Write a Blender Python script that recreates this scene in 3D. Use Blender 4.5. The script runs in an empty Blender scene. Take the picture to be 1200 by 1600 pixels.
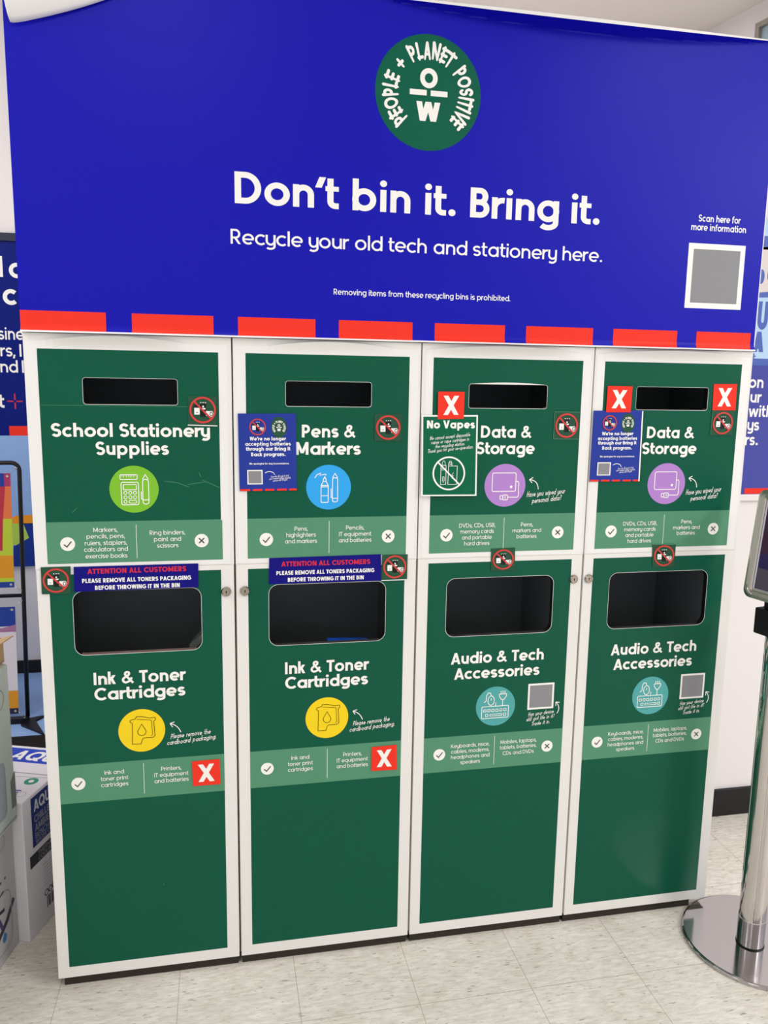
import bpy, bmesh, math, random
from mathutils import Vector, Matrix
from mathutils.geometry import tessellate_polygon
random.seed(7)
PI = math.pi
SC = bpy.context.scene
COL = SC.collection

# ------------------------------------------------------------------ camera, world, lights, exposure
cam_data = bpy.data.cameras.new('camera')
cam = bpy.data.objects.new('camera', cam_data)
COL.objects.link(cam)
cam_data.sensor_fit = 'HORIZONTAL'
cam_data.sensor_width = 36.0
cam_data.lens = 1242.27 * 36.0 / 1200.0
cam_data.clip_start = 0.05
RIGHT = Vector((0.979615, -0.200251, 0.015926))
DOWN = Vector((-0.016661, -0.160001, -0.986976))
FWD = Vector((0.200191, 0.966592, -0.160076))
m = Matrix.Identity(4)
for r in range(3):
    m[r][0] = RIGHT[r]; m[r][1] = -DOWN[r]; m[r][2] = -FWD[r]
m[0][3], m[1][3], m[2][3] = 0.4437, -1.9995, 1.5930
cam.matrix_world = m
SC.camera = cam

SC.view_settings.view_transform = 'Standard'
SC.view_settings.look = 'None'
SC.view_settings.gamma = 1.0
SC.view_settings.use_curve_mapping = False
SC.view_settings.exposure = -0.22

world = bpy.data.worlds.new('store_ambient_fill')  # even ambient fill standing in for the rest of the store
SC.world = world
world.use_nodes = True
bg = world.node_tree.nodes['Background']
bg.inputs[0].default_value = (0.955, 0.975, 1.0, 1)
bg.inputs[1].default_value = 1.0
SC.cycles.sample_clamp_indirect = 1.5
SC.cycles.caustics_reflective = False
SC.cycles.caustics_refractive = False

def area_light(name, loc, sx, sy, power, rot=(0, 0, 0), col=(0.985, 0.985, 1.0)):
    d = bpy.data.lights.new(name, 'AREA')
    d.shape = 'RECTANGLE'; d.size = sx; d.size_y = sy; d.energy = power; d.color = col
    o = bpy.data.objects.new(name, d); COL.objects.link(o)
    o.location = loc; o.rotation_euler = rot
    return o
# rows of ceiling fluorescents in the aisle in front of the bins
for lx, ly, pw in [(-2.6, -2.4, 12), (0.2, -1.8, 12), (2.6, -2.0, 24), (4.6, -3.6, 170), (-1.2, -4.2, 10), (5.6, -1.8, 60)]:
    area_light('ceiling_fluorescent_or_fill', (lx, ly, 3.27), 0.3, 1.25, pw)
area_light('ceiling_fluorescent_or_fill', (-1.6, 0.9, 3.27), 1.2, 0.3, 14)
area_light('ceiling_fluorescent_or_fill', (1.5, 1.2, 3.27), 1.2, 0.3, 28)  # added fill, no known fixture: lifts the ceiling and right wall by bounce
area_light('ceiling_fluorescent_or_fill', (-1.3, -.5, 3.27), 0.3, 1.25, 46)

# ------------------------------------------------------------------ materials
def lin(c):
    c = c / 255.0
    return c / 12.92 if c <= 0.04045 else ((c + 0.055) / 1.055) ** 2.4
MATS = {}
def mat(name, rgb, rough=0.5, metal=0.0, spec=0.28, vary=0.0, vscale=30.0, bump=0.0):
    if name in MATS: return MATS[name]
    mt = bpy.data.materials.new(name); mt.use_nodes = True
    nt = mt.node_tree; b = nt.nodes['Principled BSDF']
    base = (lin(rgb[0]), lin(rgb[1]), lin(rgb[2]), 1)
    b.inputs['Base Color'].default_value = base
    b.inputs['Roughness'].default_value = rough
    b.inputs['Metallic'].default_value = metal
    b.inputs['Specular IOR Level'].default_value = spec
    if vary > 0 or bump > 0:
        tc = nt.nodes.new('ShaderNodeTexCoord'); nz = nt.nodes.new('ShaderNodeTexNoise')
        nz.inputs['Scale'].default_value = vscale; nz.inputs['Detail'].default_value = 5
        nt.links.new(tc.outputs['Object'], nz.inputs['Vector'])
        if vary > 0:
            mx = nt.nodes.new('ShaderNodeMix'); mx.data_type = 'RGBA'
            mx.inputs[6].default_value = tuple(v * (1 - vary) for v in base[:3]) + (1,)
            mx.inputs[7].default_value = tuple(min(1, v * (1 + vary)) for v in base[:3]) + (1,)
            nt.links.new(nz.outputs['Fac'], mx.inputs[0])
            nt.links.new(mx.outputs[2], b.inputs['Base Color'])
        if bump > 0:
            bp = nt.nodes.new('ShaderNodeBump'); bp.inputs['Strength'].default_value = bump
            bp.inputs['Distance'].default_value = 0.002
            nt.links.new(nz.outputs['Fac'], bp.inputs['Height'])
            nt.links.new(bp.outputs['Normal'], b.inputs['Normal'])
    MATS[name] = mt
    return mt
M_WHITE = mat('white_laminate', (232, 229, 226), 0.35, vary=0.02, vscale=4)
M_VINYLW = mat('white_vinyl', (236, 234, 233), 0.35, vary=0.015, vscale=6)
M_GREEN = mat('dark_green_vinyl', (0, 84, 62), 0.34, spec=0.19, vary=0.04, vscale=3)
M_BAND = mat('pale_green_print', (82, 142, 110), 0.38)
M_PRINT = mat('white_print', (244, 242, 238), 0.4)
M_GREY = mat('grey_print', (70, 72, 72), 0.5)
M_BLUE = mat('royal_blue_vinyl', (14, 12, 172), 0.40, spec=0.17)
M_RED = mat('orange_red_print', (238, 54, 38), 0.4, spec=.15)
M_BADGE = mat('badge_green_print', (4, 92, 70), 0.4, spec=.15)
M_LIME = mat('lime_print', (124, 190, 44), 0.4)
M_SKY = mat('sky_blue_print', (45, 165, 238), 0.4)
M_PURPLE = mat('lilac_print', (178, 130, 205), 0.4)
M_YELLOW = mat('yellow_print', (243, 210, 20), 0.4, vary=0.05, vscale=40)
M_TEAL = mat('teal_print', (80, 165, 165), 0.4)
M_BROWNL = mat('brown_print', (98, 72, 10), 0.5)
M_NAVY = mat('navy_print', (14, 8, 122), 0.35, spec=.15)
M_NOTE = mat('notice_blue_print', (28, 52, 152), 0.4)
M_STKG = mat('sticker_dark_green_print', (30, 78, 55), 0.4)
M_RING = mat('dull_red_print', (204, 64, 60), 0.45)
M_ATTR = mat('attention_red_print', (206, 36, 62), 0.45)
M_BLACK = mat('black_print', (12, 14, 18), 0.45)
M_VAPEG = mat('vape_sign_green_print', (6, 98, 68), 0.35, spec=.15)
M_QRGREY = mat('scan_square_grey_print', (138, 138, 142), 0.5)
M_DARK = mat('dark_bin_plastic', (112, 118, 122), 0.5, spec=0.4, vary=0.15, vscale=9)
M_BLACKP = mat('black_plastic', (14, 14, 16), 0.5)
M_MDF = mat('brown_cut_board_edge', (120, 98, 92), 0.7, vary=0.1, vscale=60)
M_EDGE = mat('dark_cut_board_edge', (58, 56, 58), 0.6)
M_PLINTH = mat('plinth_gap_shadow', (50, 44, 38), 0.7)  # brown-grey carries the shadow of the gap under the doors
M_CHROME = mat('polished_steel', (205, 200, 198), 0.10, 1.0)
M_CHROMED = mat('brushed_steel_disc', (190, 186, 188), 0.12, 1.0)
M_ALU = mat('aluminium_profile', (196, 190, 180), 0.32, 1.0)
M_LOCK = mat('nickel_lock', (170, 160, 150), 0.25, 1.0)
M_WALL = mat('painted_wall', (232, 226, 226), 0.6, vary=0.02, vscale=2)
M_CEIL = mat('ceiling_paint', (232, 226, 220), 0.8)
M_SKIRT = mat('black_skirting', (26, 26, 27), 0.5)
M_BLACKM = mat('black_powder_coat', (16, 17, 24), 0.4)

# ------------------------------------------------------------------ object helpers
def tag(o, label=None, cat=None, group=None, kind=None):
    if label: o['label'] = label
    if cat: o['category'] = cat
    if group: o['group'] = group
    if kind: o['kind'] = kind
    return o
def thing(name, loc, label, cat, group=None):
    o = bpy.data.objects.new(name, None); COL.objects.link(o)
    o.empty_display_size = 0.05
    o.location = loc
    return tag(o, label, cat, group)
def origin_of(o):
    v = Vector((0, 0, 0))
    while o is not None:
        v = v + Vector(o.location); o = o.parent
    return v
class MB:
    """collects faces in world coordinates, builds ONE mesh object"""
    def __init__(self):
        self.v = []; self.f = []; self.fm = []; self.mats = []; self.smooth = []
    def mi(self, mt):
        if mt not in self.mats: self.mats.append(mt)
        return self.mats.index(mt)
    def face(self, pts, mt, smooth=False):
        b = len(self.v)
        self.v.extend([tuple(p) for p in pts])
        self.f.append(list(range(b, b + len(pts)))); self.fm.append(self.mi(mt)); self.smooth.append(smooth)
    def box(self, lo, hi, mt, M=None):
        x0, y0, z0 = lo; x1, y1, z1 = hi
        P = [Vector(q) for q in ((x0,y0,z0),(x1,y0,z0),(x1,y1,z0),(x0,y1,z0),(x0,y0,z1),(x1,y0,z1),(x1,y1,z1),(x0,y1,z1))]
        if M is not None: P = [M @ q for q in P]
        b = len(self.v); self.v.extend([tuple(q) for q in P])
        for f in ((0,3,2,1),(4,5,6,7),(0,1,5,4),(1,2,6,5),(2,3,7,6),(3,0,4,7)):
            self.f.append([b + i for i in f]); self.fm.append(self.mi(mt)); self.smooth.append(False)
    def tube(self, pts, r, mt, n=10, cap=True):
        pts = [Vector(p) for p in pts]; rings = []
        up = Vector((0.123, 0.9, 0.31)).normalized()
        for i, p in enumerate(pts):
            t = (pts[min(i+1, len(pts)-1)] - pts[max(i-1, 0)]).normalized()
            a = t.cross(up)
            if a.length < 1e-4: a = t.cross(Vector((1, 0, 0)))
            a.normalize(); c = t.cross(a)
            b = len(self.v)
            self.v.extend([tuple(p + a * (r * math.cos(2*PI*k/n)) + c * (r * math.sin(2*PI*k/n))) for k in range(n)])
            rings.append(b)
        k_ = self.mi(mt)
        for a, b in zip(rings, rings[1:]):
            for k in range(n):
                self.f.append([a+k, a+(k+1) % n, b+(k+1) % n, b+k]); self.fm.append(k_); self.smooth.append(True)
        if cap:
            self.f.append([rings[0]+k for k in range(n)][::-1]); self.fm.append(k_); self.smooth.append(False)
            self.f.append([rings[-1]+k for k in range(n)]); self.fm.append(k_); self.smooth.append(False)
    def lathe(self, prof, c, mt, axis=(0,0,1), n=48, ux=None):
        ax = Vector(axis).normalized()
        u = Vector(ux) if ux else (Vector((1,0,0)) if abs(ax.x) < 0.9 else Vector((0,1,0)))
        u = (u - ax * u.dot(ax)).normalized(); w = ax.cross(u)
        c = Vector(c); rings = []
        for r, h in prof:
            b = len(self.v)
            self.v.extend([tuple(c + ax*h + u*(r*math.cos(2*PI*k/n)) + w*(r*math.sin(2*PI*k/n))) for k in range(n)])
            rings.append(b)
        k_ = self.mi(mt)
        for a, b in zip(rings, rings[1:]):
            for k in range(n):
                self.f.append([a+k, a+(k+1) % n, b+(k+1) % n, b+k]); self.fm.append(k_); self.smooth.append(False)
        self.f.append([rings[0]+k for k in range(n)][::-1]); self.fm.append(k_); self.smooth.append(False)
        self.f.append([rings[-1]+k for k in range(n)]); self.fm.append(k_); self.smooth.append(False)
    def build(self, name, parent=None, merge=0.0, bevel=0.0, auto_smooth=False):
        off = origin_of(parent) if parent is not None else None
        vs = self.v if off is None else [(x-off.x, y-off.y, z-off.z) for x, y, z in self.v]
        me = bpy.data.meshes.new(name)
        me.from_pydata(vs, [], self.f)
        for mt in self.mats: me.materials.append(mt)
        me.polygons.foreach_set('material_index', self.fm)
        me.polygons.foreach_set('use_smooth', self.smooth)
        me.update()
        if merge > 0:
            bm = bmesh.new(); bm.from_mesh(me)
            bmesh.ops.remove_doubles(bm, verts=bm.verts, dist=merge)
            bmesh.ops.recalc_face_normals(bm, faces=bm.faces)
            bm.to_mesh(me); bm.free()
        o = bpy.data.objects.new(name, me); COL.objects.link(o)
        if parent is not None: o.parent = parent
        if bevel > 0:
            bv = o.modifiers.new('bevel', 'BEVEL'); bv.width = bevel; bv.segments = 2; bv.limit_method = 'ANGLE'
        if auto_smooth:
            for p in me.polygons: p.use_smooth = True
        return o
    def build_thing(self, name, base, label, cat, group=None, **kw):
        off = Vector(base)
        self.v = [(x-off.x, y-off.y, z-off.z) for x, y, z in self.v]
        o = self.build(name, **kw); o.location = base
        return tag(o, label, cat, group)

# ------------------------------------------------------------------ 2-D printing: shapes laid on a plane
LAY = 0.0003
class Sheet:
    """a printable plane: origin, right, up; layers stack along the normal"""
    def __init__(self, mb, o=(0, 0, 0), u=(1, 0, 0), w=(0, 0, 1), base=0.0, warp=None):
        self.mb = mb; self.o = Vector(o); self.u = Vector(u); self.w = Vector(w)
        self.n = self.u.cross(self.w).normalized(); self.base = base; self.warp = warp; self.k = 0
    def P(self, x, y, layer):
        if self.warp: x, y = self.warp(x, y)
        return self.o + self.u * x + self.w * y + self.n * (self.base + layer * LAY)
    def poly(self, pts, mt, layer=1):
        a = sum(pts[i-1][0]*pts[i][1] - pts[i][0]*pts[i-1][1] for i in range(len(pts)))
        if a < 0: pts = pts[::-1]
        self.mb.face([self.P(x, y, layer) for x, y in pts], mt)
    def rect(self, x0, y0, x1, y1, mt, layer=1):
        self.poly([(x0, y0), (x1, y0), (x1, y1), (x0, y1)], mt, layer)
    def disc(self, cx, cy, rx, mt, layer=1, ry=None, n=48):
        ry = ry or rx
        self.poly([(cx + rx*math.cos(2*PI*k/n), cy + ry*math.sin(2*PI*k/n)) for k in range(n)], mt, layer)
    def stroke(self, pts, w, mt, layer=2, closed=False):
        self.k = (self.k + 1) % 14
        for q in ribbon(pts, w, closed): self.poly(q, mt, layer + .055*self.k)
    def ring(self, cx, cy, r, w, mt, layer=2, ry=None, n=40):
        self.stroke(arc(cx, cy, r, ry or r, 0, 360, n)[:-1], w, mt, layer, True)
    def rrect(self, x0, y0, x1, y1, r, w, mt, layer=2):
        self.stroke(rounded(x0, y0, x1, y1, r, 4), w, mt, layer, True)
    def holed(self, outer, hole, mt, layer=1):
        pts = outer + hole
        for t in tessellate_polygon([[Vector((x, y, 0)) for x, y in outer], [Vector((x, y, 0)) for x, y in hole]]):
            self.poly([pts[i] for i in t], mt, layer)

def arc(cx, cy, rx, ry, a0, a1, n=None, seg=6):
    n = n or max(3, int(abs(a1 - a0) / 90.0 * seg + 0.5) + 1)
    return [(cx + rx*math.cos(math.radians(a0 + (a1-a0)*k/n)), cy + ry*math.sin(math.radians(a0 + (a1-a0)*k/n))) for k in range(n+1)]
def rounded(x0, y0, x1, y1, r, n=6):
    return (arc(x1-r, y1-r, r, r, 0, 90, n) + arc(x0+r, y1-r, r, r, 90, 180, n)
            + arc(x0+r, y0+r, r, r, 180, 270, n) + arc(x1-r, y0+r, r, r, 270, 360, n))
def ribbon(pts, w, closed=False):
    q = [pts[0]]
    for p in pts[1:]:
        if (p[0]-q[-1][0])**2 + (p[1]-q[-1][1])**2 > 1e-10: q.append(p)
    if closed and (q[0][0]-q[-1][0])**2 + (q[0][1]-q[-1][1])**2 < 1e-10: q.pop()
    n = len(q); h = w / 2.0; L = []; R = []
    if n < 2: return []
    for i in range(n):
        a = q[i-1] if (i > 0 or closed) else None
        b = q[(i+1) % n] if (i < n-1 or closed) else None
        def nrm(s, t):
            dx, dy = t[0]-s[0], t[1]-s[1]; l = math.hypot(dx, dy); return (-dy/l, dx/l)
        n1 = nrm(a, q[i]) if a else None; n2 = nrm(q[i], b) if b else None
        if n1 and n2:
            mx, my = n1[0]+n2[0], n1[1]+n2[1]; l2 = mx*mx + my*my
            if l2 < 0.2: mx, my, k = n2[0], n2[1], 1.0
            else: k = min(2.0 / l2, 1.6 / math.sqrt(l2))
            mx, my = mx*k, my*k
        else:
            mx, my = n1 or n2
        L.append((q[i][0]+mx*h, q[i][1]+my*h)); R.append((q[i][0]-mx*h, q[i][1]-my*h))
    rng = range(n) if closed else range(n-1)
    return [[R[i], R[(i+1) % n], L[(i+1) % n], L[i]] for i in rng]

# a geometric sans drawn stroke by stroke (cap height 1)
_GC = {}
class Layered(list):
    """polygons of a glyph; each stroke gets its own thin sub-layer so overlaps never share a plane"""
    def __init__(self): self.k = []; self.c = 0
    def append(self, q): self.c += 1; self.k.append(self.c % 14); list.append(self, q)
    def extend(self, qs):
        self.c += 1
        for q in qs: self.k.append(self.c % 14); list.append(self, q)
def glyph(ch, w, seg=4, X=0.72, A=1.03, D=-0.27, caps=False):
    key = (ch, w, seg, X, caps)
    if key in _GC: return _GC[key]
    h = w / 2.0; P = Layered(); ends = []
    def E(*a): return arc(*a, seg=seg)
    def S(pts, closed=False, ww=None):
        P.extend(ribbon(pts, ww or w, closed))
        if caps and not closed: ends.extend([pts[0], pts[-1]])
    def V(x, y0, y1): S([(x, y0), (x, y1)])
    def Hh(y, x0, x1, ww=None): S([(x0, y), (x1, y)], ww=ww)
    def para(x0, y0, x1, y1):
        dx, dy = x1-x0, y1-y0; k = h * math.hypot(dx, dy) / max(abs(dy), 1e-6); k = min(k, w*1.2)
        P.append([(x0-k, y0), (x0+k, y0), (x1+k, y1), (x1-k, y1)])
        if caps: ends.extend([(x0, y0), (x1, y1)])
    def K(y0, y1, dx):   # half width of a slanted stroke
        return min(h * math.hypot(dx, y1-y0) / abs(y1-y0), w*1.2)
    def dot(x, y, r): P.append(arc(x, y, r, r, 0, 360, max(8, seg*3))[:-1])
    W = 0.6
    ov = 0.012
    def bowl(cx): S(E(cx, X/2, 0.365-h, X/2-h+ov, 0, 360)[:-1], True)
    c = ch
    if c == 'o': W = 0.74; S(E(.37, X/2, .37-h, X/2-h+ov, 0, 360)[:-1], True)
    elif c == 'a': W = .72; bowl(.365); V(W-h, 0, X)
    elif c == 'b': W = .72; bowl(W-.365); V(h, 0, A)
    elif c == 'd': W = .72; bowl(.365); V(W-h, 0, A)
    elif c == 'p': W = .72; bowl(W-.365); V(h, D, X)
    elif c == 'q': W = .72; bowl(.365); V(W-h, D, X)
    elif c == 'g': W = .72; bowl(.365); S([(W-h, X)] + E(.37, -.03, W-h-.37, .26-h, 0, -145))
    elif c == 'c': W = .62; S(E(.37, X/2, .37-h, X/2-h+ov, 46, 314))
    elif c == 'e': W = .72; S(E(.365, X/2, .365-h, X/2-h+ov, 0, 312)); Hh(X/2-h*.25, h, W-h*.4, w*.85)
    elif c in 'nh':
        W = .62; V(h, 0, X if c == 'n' else A); r = W/2-h
        S(E(W/2, X-h-r*1.05, r, r*1.05, 180, 0) + [(W-h, 0)])
    elif c == 'm':
        W = 1.0; V(h, 0, X); mid = W/2; r = (mid-h)/2
        S(E(h+r, X-h-r*1.15, r, r*1.15, 180, 0) + [(mid, 0)]); S(E(mid+r, X-h-r*1.15, r, r*1.15, 180, 0) + [(W-h, 0)])
    elif c == 'r': W = .40; V(h, 0, X); S(E(h+.27, X-h-.27, .27, .27, 180, 80))
    elif c in 'uy':
        W = .62; r = W/2-h; S([(h, X)] + E(W/2, h+r*1.05, r, r*1.05, 180, 360))
        if c == 'u': V(W-h, 0, X)
        else: S([(W-h, X)] + E(W/2-.02, -.03, W/2-h+.02, .26-h, 0, -140))
    elif c == 't': W = .40; S([(.15, .97), (.15, h+.15)] + E(.30, h+.15, .15, .15, 180, 270) + [(.40, h)]); Hh(X-h*.85, 0, .40, w*.85)
    elif c == 'f': W = .40; S([(.15, 0), (.15, A-h-.16)] + E(.31, A-h-.16, .16, .16, 180, 90) + [(.40, A-h)]); Hh(X-h*.85, 0, .38, w*.85)
    elif c == 'i': W = w; V(h, 0, X); dot(h, X+.2, max(w*.58, .055))
    elif c == 'j': W = .24; S([(.24-h, X)] + E(.06, -.05, .18-h, .2-h, 0, -100)); dot(.24-h, X+.2, w*.58)
    elif c == 'l': W = w; V(h, 0, A)
    elif c == 'k': W = .58; V(h, 0, A); k1 = K(.3, X, .34); para(h+.06, .30, W-.02-k1, X); para(W-k1, 0, .24, .46)
    elif c in 'sS':
        T = X if c == 's' else 1.0; W = .54 if c == 's' else .64
        ry = (T+2*ov-w)/4; rx = W/2-h; t = T+ov-h-ry; b = -ov+h+ry
        S(E(W/2, t, rx, ry, 25, 180) + [(h*1.0+.0, t)] + E(W/2, t, rx, ry, 180, 250)[1:] + E(W/2, b, rx, ry, 70, 0) + E(W/2, b, rx, ry, 0, -155)[1:])
    elif c == 'v': W = .64; k = K(0, X, .3); para(W/2, 0, k, X); para(W/2, 0, W-k, X)
    elif c == 'w': W = .98; k = K(0, X, .22); para(.27, 0, k, X); para(.27, 0, .49, X); para(.71, 0, .49, X); para(.71, 0, W-k, X)
    elif c == 'x': W = .60; k = K(0, X, .45); para(k, 0, W-k, X); para(W-k, 0, k, X)
    elif c == 'z': W = .54; Hh(h, 0, W); Hh(X-h, 0, W); k = K(0, X, .4); para(k, h, W-k, X-h)
    elif c == 'A': W = .80; k = K(0, 1, .33); para(k, 0, W/2, 1); para(W-k, 0, W/2, 1); Hh(.28, .2, .6, w*.85)
    elif c == 'B':
        W = .62; V(h, 0, 1); ry = (.52-w)/2+h*.5
        u = (1-h-.52)/2; S([(h, 1-h), (.32, 1-h)] + E(.32, .52+u, .25-h, u, 90, -90)[1:] + [(h, .52)])
        u = (.52-h)/2; S([(.32, .52)] + E(.32, h+u, .30-h, u, 90, -90)[1:] + [(h, h)])
    elif c == 'C': W = .80; S(E(.48, .5, .48-h, .5-h+ov, 45, 315))
    elif c == 'D': W = .76; S([(h, h), (h, 1-h), (.30, 1-h)] + E(.30, .5, W-.30-h, .5-h, 90, -90)[1:], True)
    elif c in 'EF':
        W = .54; V(h, 0, 1); Hh(1-h, 0, W); Hh(.51, 0, W-.04)
        if c == 'E': Hh(h, 0, W)
    elif c == 'G': W = .84; S(E(.48, .5, .48-h, .5-h+ov, 42, 352)); Hh(.46, .48, W-h*.4, w*.95)
    elif c == 'H': W = .68; V(h, 0, 1); V(W-h, 0, 1); Hh(.5, 0, W)
    elif c == 'I': W = w; V(h, 0, 1)
    elif c == 'J': W = .46; S([(W-h, 1)] + E(W/2, .24, W/2-h, .24-h, 0, -170))
    elif c == 'K': W = .66; V(h, 0, 1); k = K(.4, 1, .4); para(h+.06, .38, W-.02-k, 1); para(W-k, 0, .26, .60)
    elif c == 'L': W = .50; V(h, 0, 1); Hh(h, 0, W)
    elif c == 'M': W = .88; V(h, 0, 1); V(W-h, 0, 1); para(W/2, .12, h*1.05, 1); para(W/2, .12, W-h*1.05, 1)
    elif c == 'N': W = .72; V(h, 0, 1); V(W-h, 0, 1); para(W-h*1.15, 0, h*1.15, 1)
    elif c in 'OQ':
        W = .94; S(E(.47, .5, .47-h, .5-h+ov, 0, 360)[:-1], True)
        if c == 'Q': para(.86, -.03, .56, .33)
    elif c in 'PR':
        W = .60; V(h, 0, 1); u = (1-h-.42)/2
        S([(h, 1-h), (.30, 1-h)] + E(.30, .42+u, .30-h, u, 90, -90)[1:] + [(h, .42)])
        if c == 'R': W = .62; para(W-K(0, .42, .25), 0, .28, .42)
    elif c == 'T': W = .62; V(W/2, 0, 1); Hh(1-h, 0, W)
    elif c == 'U': W = .68; r = W/2-h; S([(h, 1), (h, r+h)] + E(W/2, h+r, r, r+ov, 180, 360)[1:] + [(W-h, 1)])
    elif c == 'V': W = .78; k = K(0, 1, .3); para(W/2, 0, k, 1); para(W/2, 0, W-k, 1)
    elif c == 'W': W = 1.12; k = K(0, 1, .22); para(.31, 0, k, 1); para(.31, 0, .56, 1); para(.81, 0, .56, 1); para(.81, 0, W-k, 1)
    elif c == 'X': W = .72; k = K(0, 1, .5); para(k, 0, W-k, 1); para(W-k, 0, k, 1)
    elif c == 'Y': W = .72; k = K(.4, 1, .3); V(W/2, 0, .46); para(W/2, .4, k, 1); para(W/2, .4, W-k, 1)
    elif c == '&':
        W = .84; w2 = w*.86; f = h*.86
        q = [(.305, .60), (.245, .72), (.265, .86), (.385, 1-f), (.505, .87), (.515, .75), (.44, .64), (.22, .50), (f+.01, .37), (f, .23), (.17, f+.03), (.30, f), (.45, f+.05), (.60, .24), (.70, .47)]
        r = []
        for k in range(len(q)-1):
            a, b, d, e = q[max(k-1, 0)], q[k], q[k+1], q[min(k+2, len(q)-1)]
            for t in (0, .33, .67):
                r.append(tuple(.5*(2*b[z] + (d[z]-a[z])*t + (2*a[z]-5*b[z]+4*d[z]-e[z])*t*t + (3*b[z]-a[z]-3*d[z]+e[z])*t**3) for z in (0, 1)))
        for q4 in ribbon([(.80, .02)] + r + [q[-1]], w2): P.append(q4)
    elif c == '.': W = w*1.25; dot(W/2, w*.6, w*.62)
    elif c == ',': W = w*1.3; para(h*.7, -.16, W/2+h*.2, w*1.0)
    elif c == "'": W = .24; para(h*.6, .66, .24-h*.6, 1.0)
    elif c == '-': W = .32; Hh(.36, 0, W)
    elif c == '+': W = .56; Hh(.42, 0, W); V(W/2, .14, .70)
    elif c == '!': W = w; V(h, .3, 1); dot(h, h, w*.58)
    elif c == '?': W = .48; S(E(W/2, .76, W/2-h, .24-h, 170, -50) + [(W/2, .42), (W/2, .28)]); dot(W/2, h, w*.6)
    if caps:
        for e in ends: P.append(arc(e[0], e[1], h, h, 0, 360, 8)[:-1])
    _GC[key] = (P, W)
    return P, W
ROUND = set('ocedqOCGQSsg'); DIAG = set('vwxyAVWXYTk'); TIGHT = set("'t,fr")
def layout(s, w, seg=4, slant=0.0, caps=False, track=0.0, jitter=0.0, X=0.72, narrow=1.0, space=0.34):
    """list of polygons in cap-height units, ink from 0 to the returned width"""
    out = []; ks = []; x = 0.0; lo, hi = 1e9, -1e9
    rnd = random.Random(s)
    for c in s:
        if c == ' ': x += space * narrow; continue
        P, W = glyph(c, w, seg, X, caps=caps)
        sb = .030 if c in ROUND else (.006 if c in DIAG else (.012 if c in TIGHT else .062))
        jy = rnd.uniform(-jitter, jitter); jr = rnd.uniform(-jitter, jitter)
        x += sb * narrow + track
        for q, k in zip(P, P.k):
            r = [(x + a*narrow + (slant + jr)*b, b + jy) for a, b in q]
            out.append(r); ks.append(k)
            for a, _ in r: lo = min(lo, a); hi = max(hi, a)
        x += (W + sb) * narrow
    return [([(a - lo, b) for a, b in q], .055*k) for q, k in zip(out, ks)], hi - lo
def write(sh, s, x0, x1, y, cap, mt, w=0.19, layer=2, y1=None, seg=4, **kw):
    """one line of print between x0 and x1 on baseline y (to y1 at the right end)"""
    polys, W = layout(s, w, seg, **kw)
    k = (x1 - x0) / W; sl = 0.0 if y1 is None else (y1 - y) / (x1 - x0)
    for q, dl in polys:
        sh.poly([(x0 + a*k, y + b*cap + sl*a*k) for a, b in q], mt, layer + dl)
def write_c(sh, s, cx, width, y, cap, mt, **kw):
    write(sh, s, cx - width/2, cx + width/2, y, cap, mt, **kw)
def script(sh, s, x0, x1, y, cap, mt, y1=None, w=0.13, layer=2):
    write(sh, s, x0, x1, y, cap*1.12, mt, w=w, layer=layer, y1=y1, seg=2, slant=0.25, caps=True, jitter=0.03, X=0.58, narrow=0.80, track=.05, space=.62)
def emblem(sh, cx, cy, R, g, wht, layer=2, seg=3, ry=None):
    """round green badge: letters O and W, two bars, and lettering round the rim"""
    ry = ry or R; k = ry / R
    sh.disc(cx, cy, R, g, layer)
    L = layer + 1
    def T(x, y): return (cx + x*R, cy + y*ry)
    for q in ribbon(arc(0.0, 0.255, .122, .128, 0, 360, 28)[:-1], .088, True): sh.poly([T(*p) for p in q], wht, L)
    sh.poly([T(-.355, -.045), T(-.035, -.045), T(-.035, .05), T(-.355, .05)], wht, L)
    sh.poly([T(.04, -.045), T(.36, -.045), T(.36, .05), T(.04, .05)], wht, L)
    P, W = glyph('W', .26)
    for q, kk in zip(P, P.k): sh.poly([T((a/W-.5)*.455, -.485 + b*.335) for a, b in q], wht, L + .055*kk)
    s = "PEOPLE  +  PLANET  POSITIVE"
    polys, W = layout(s, .215, seg, caps=True, jitter=0.04, narrow=0.82, track=.03)
    a0, a1 = math.radians(228), math.radians(-47)
    for q, dl in polys:
        pts = []
        for a, b in q:
            th = a0 + (a1 - a0) * a / W; rr = .595 + b * .262
            pts.append(T(rr*math.cos(th), rr*math.sin(th)))
        sh.poly(pts, wht, L + dl)

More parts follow.
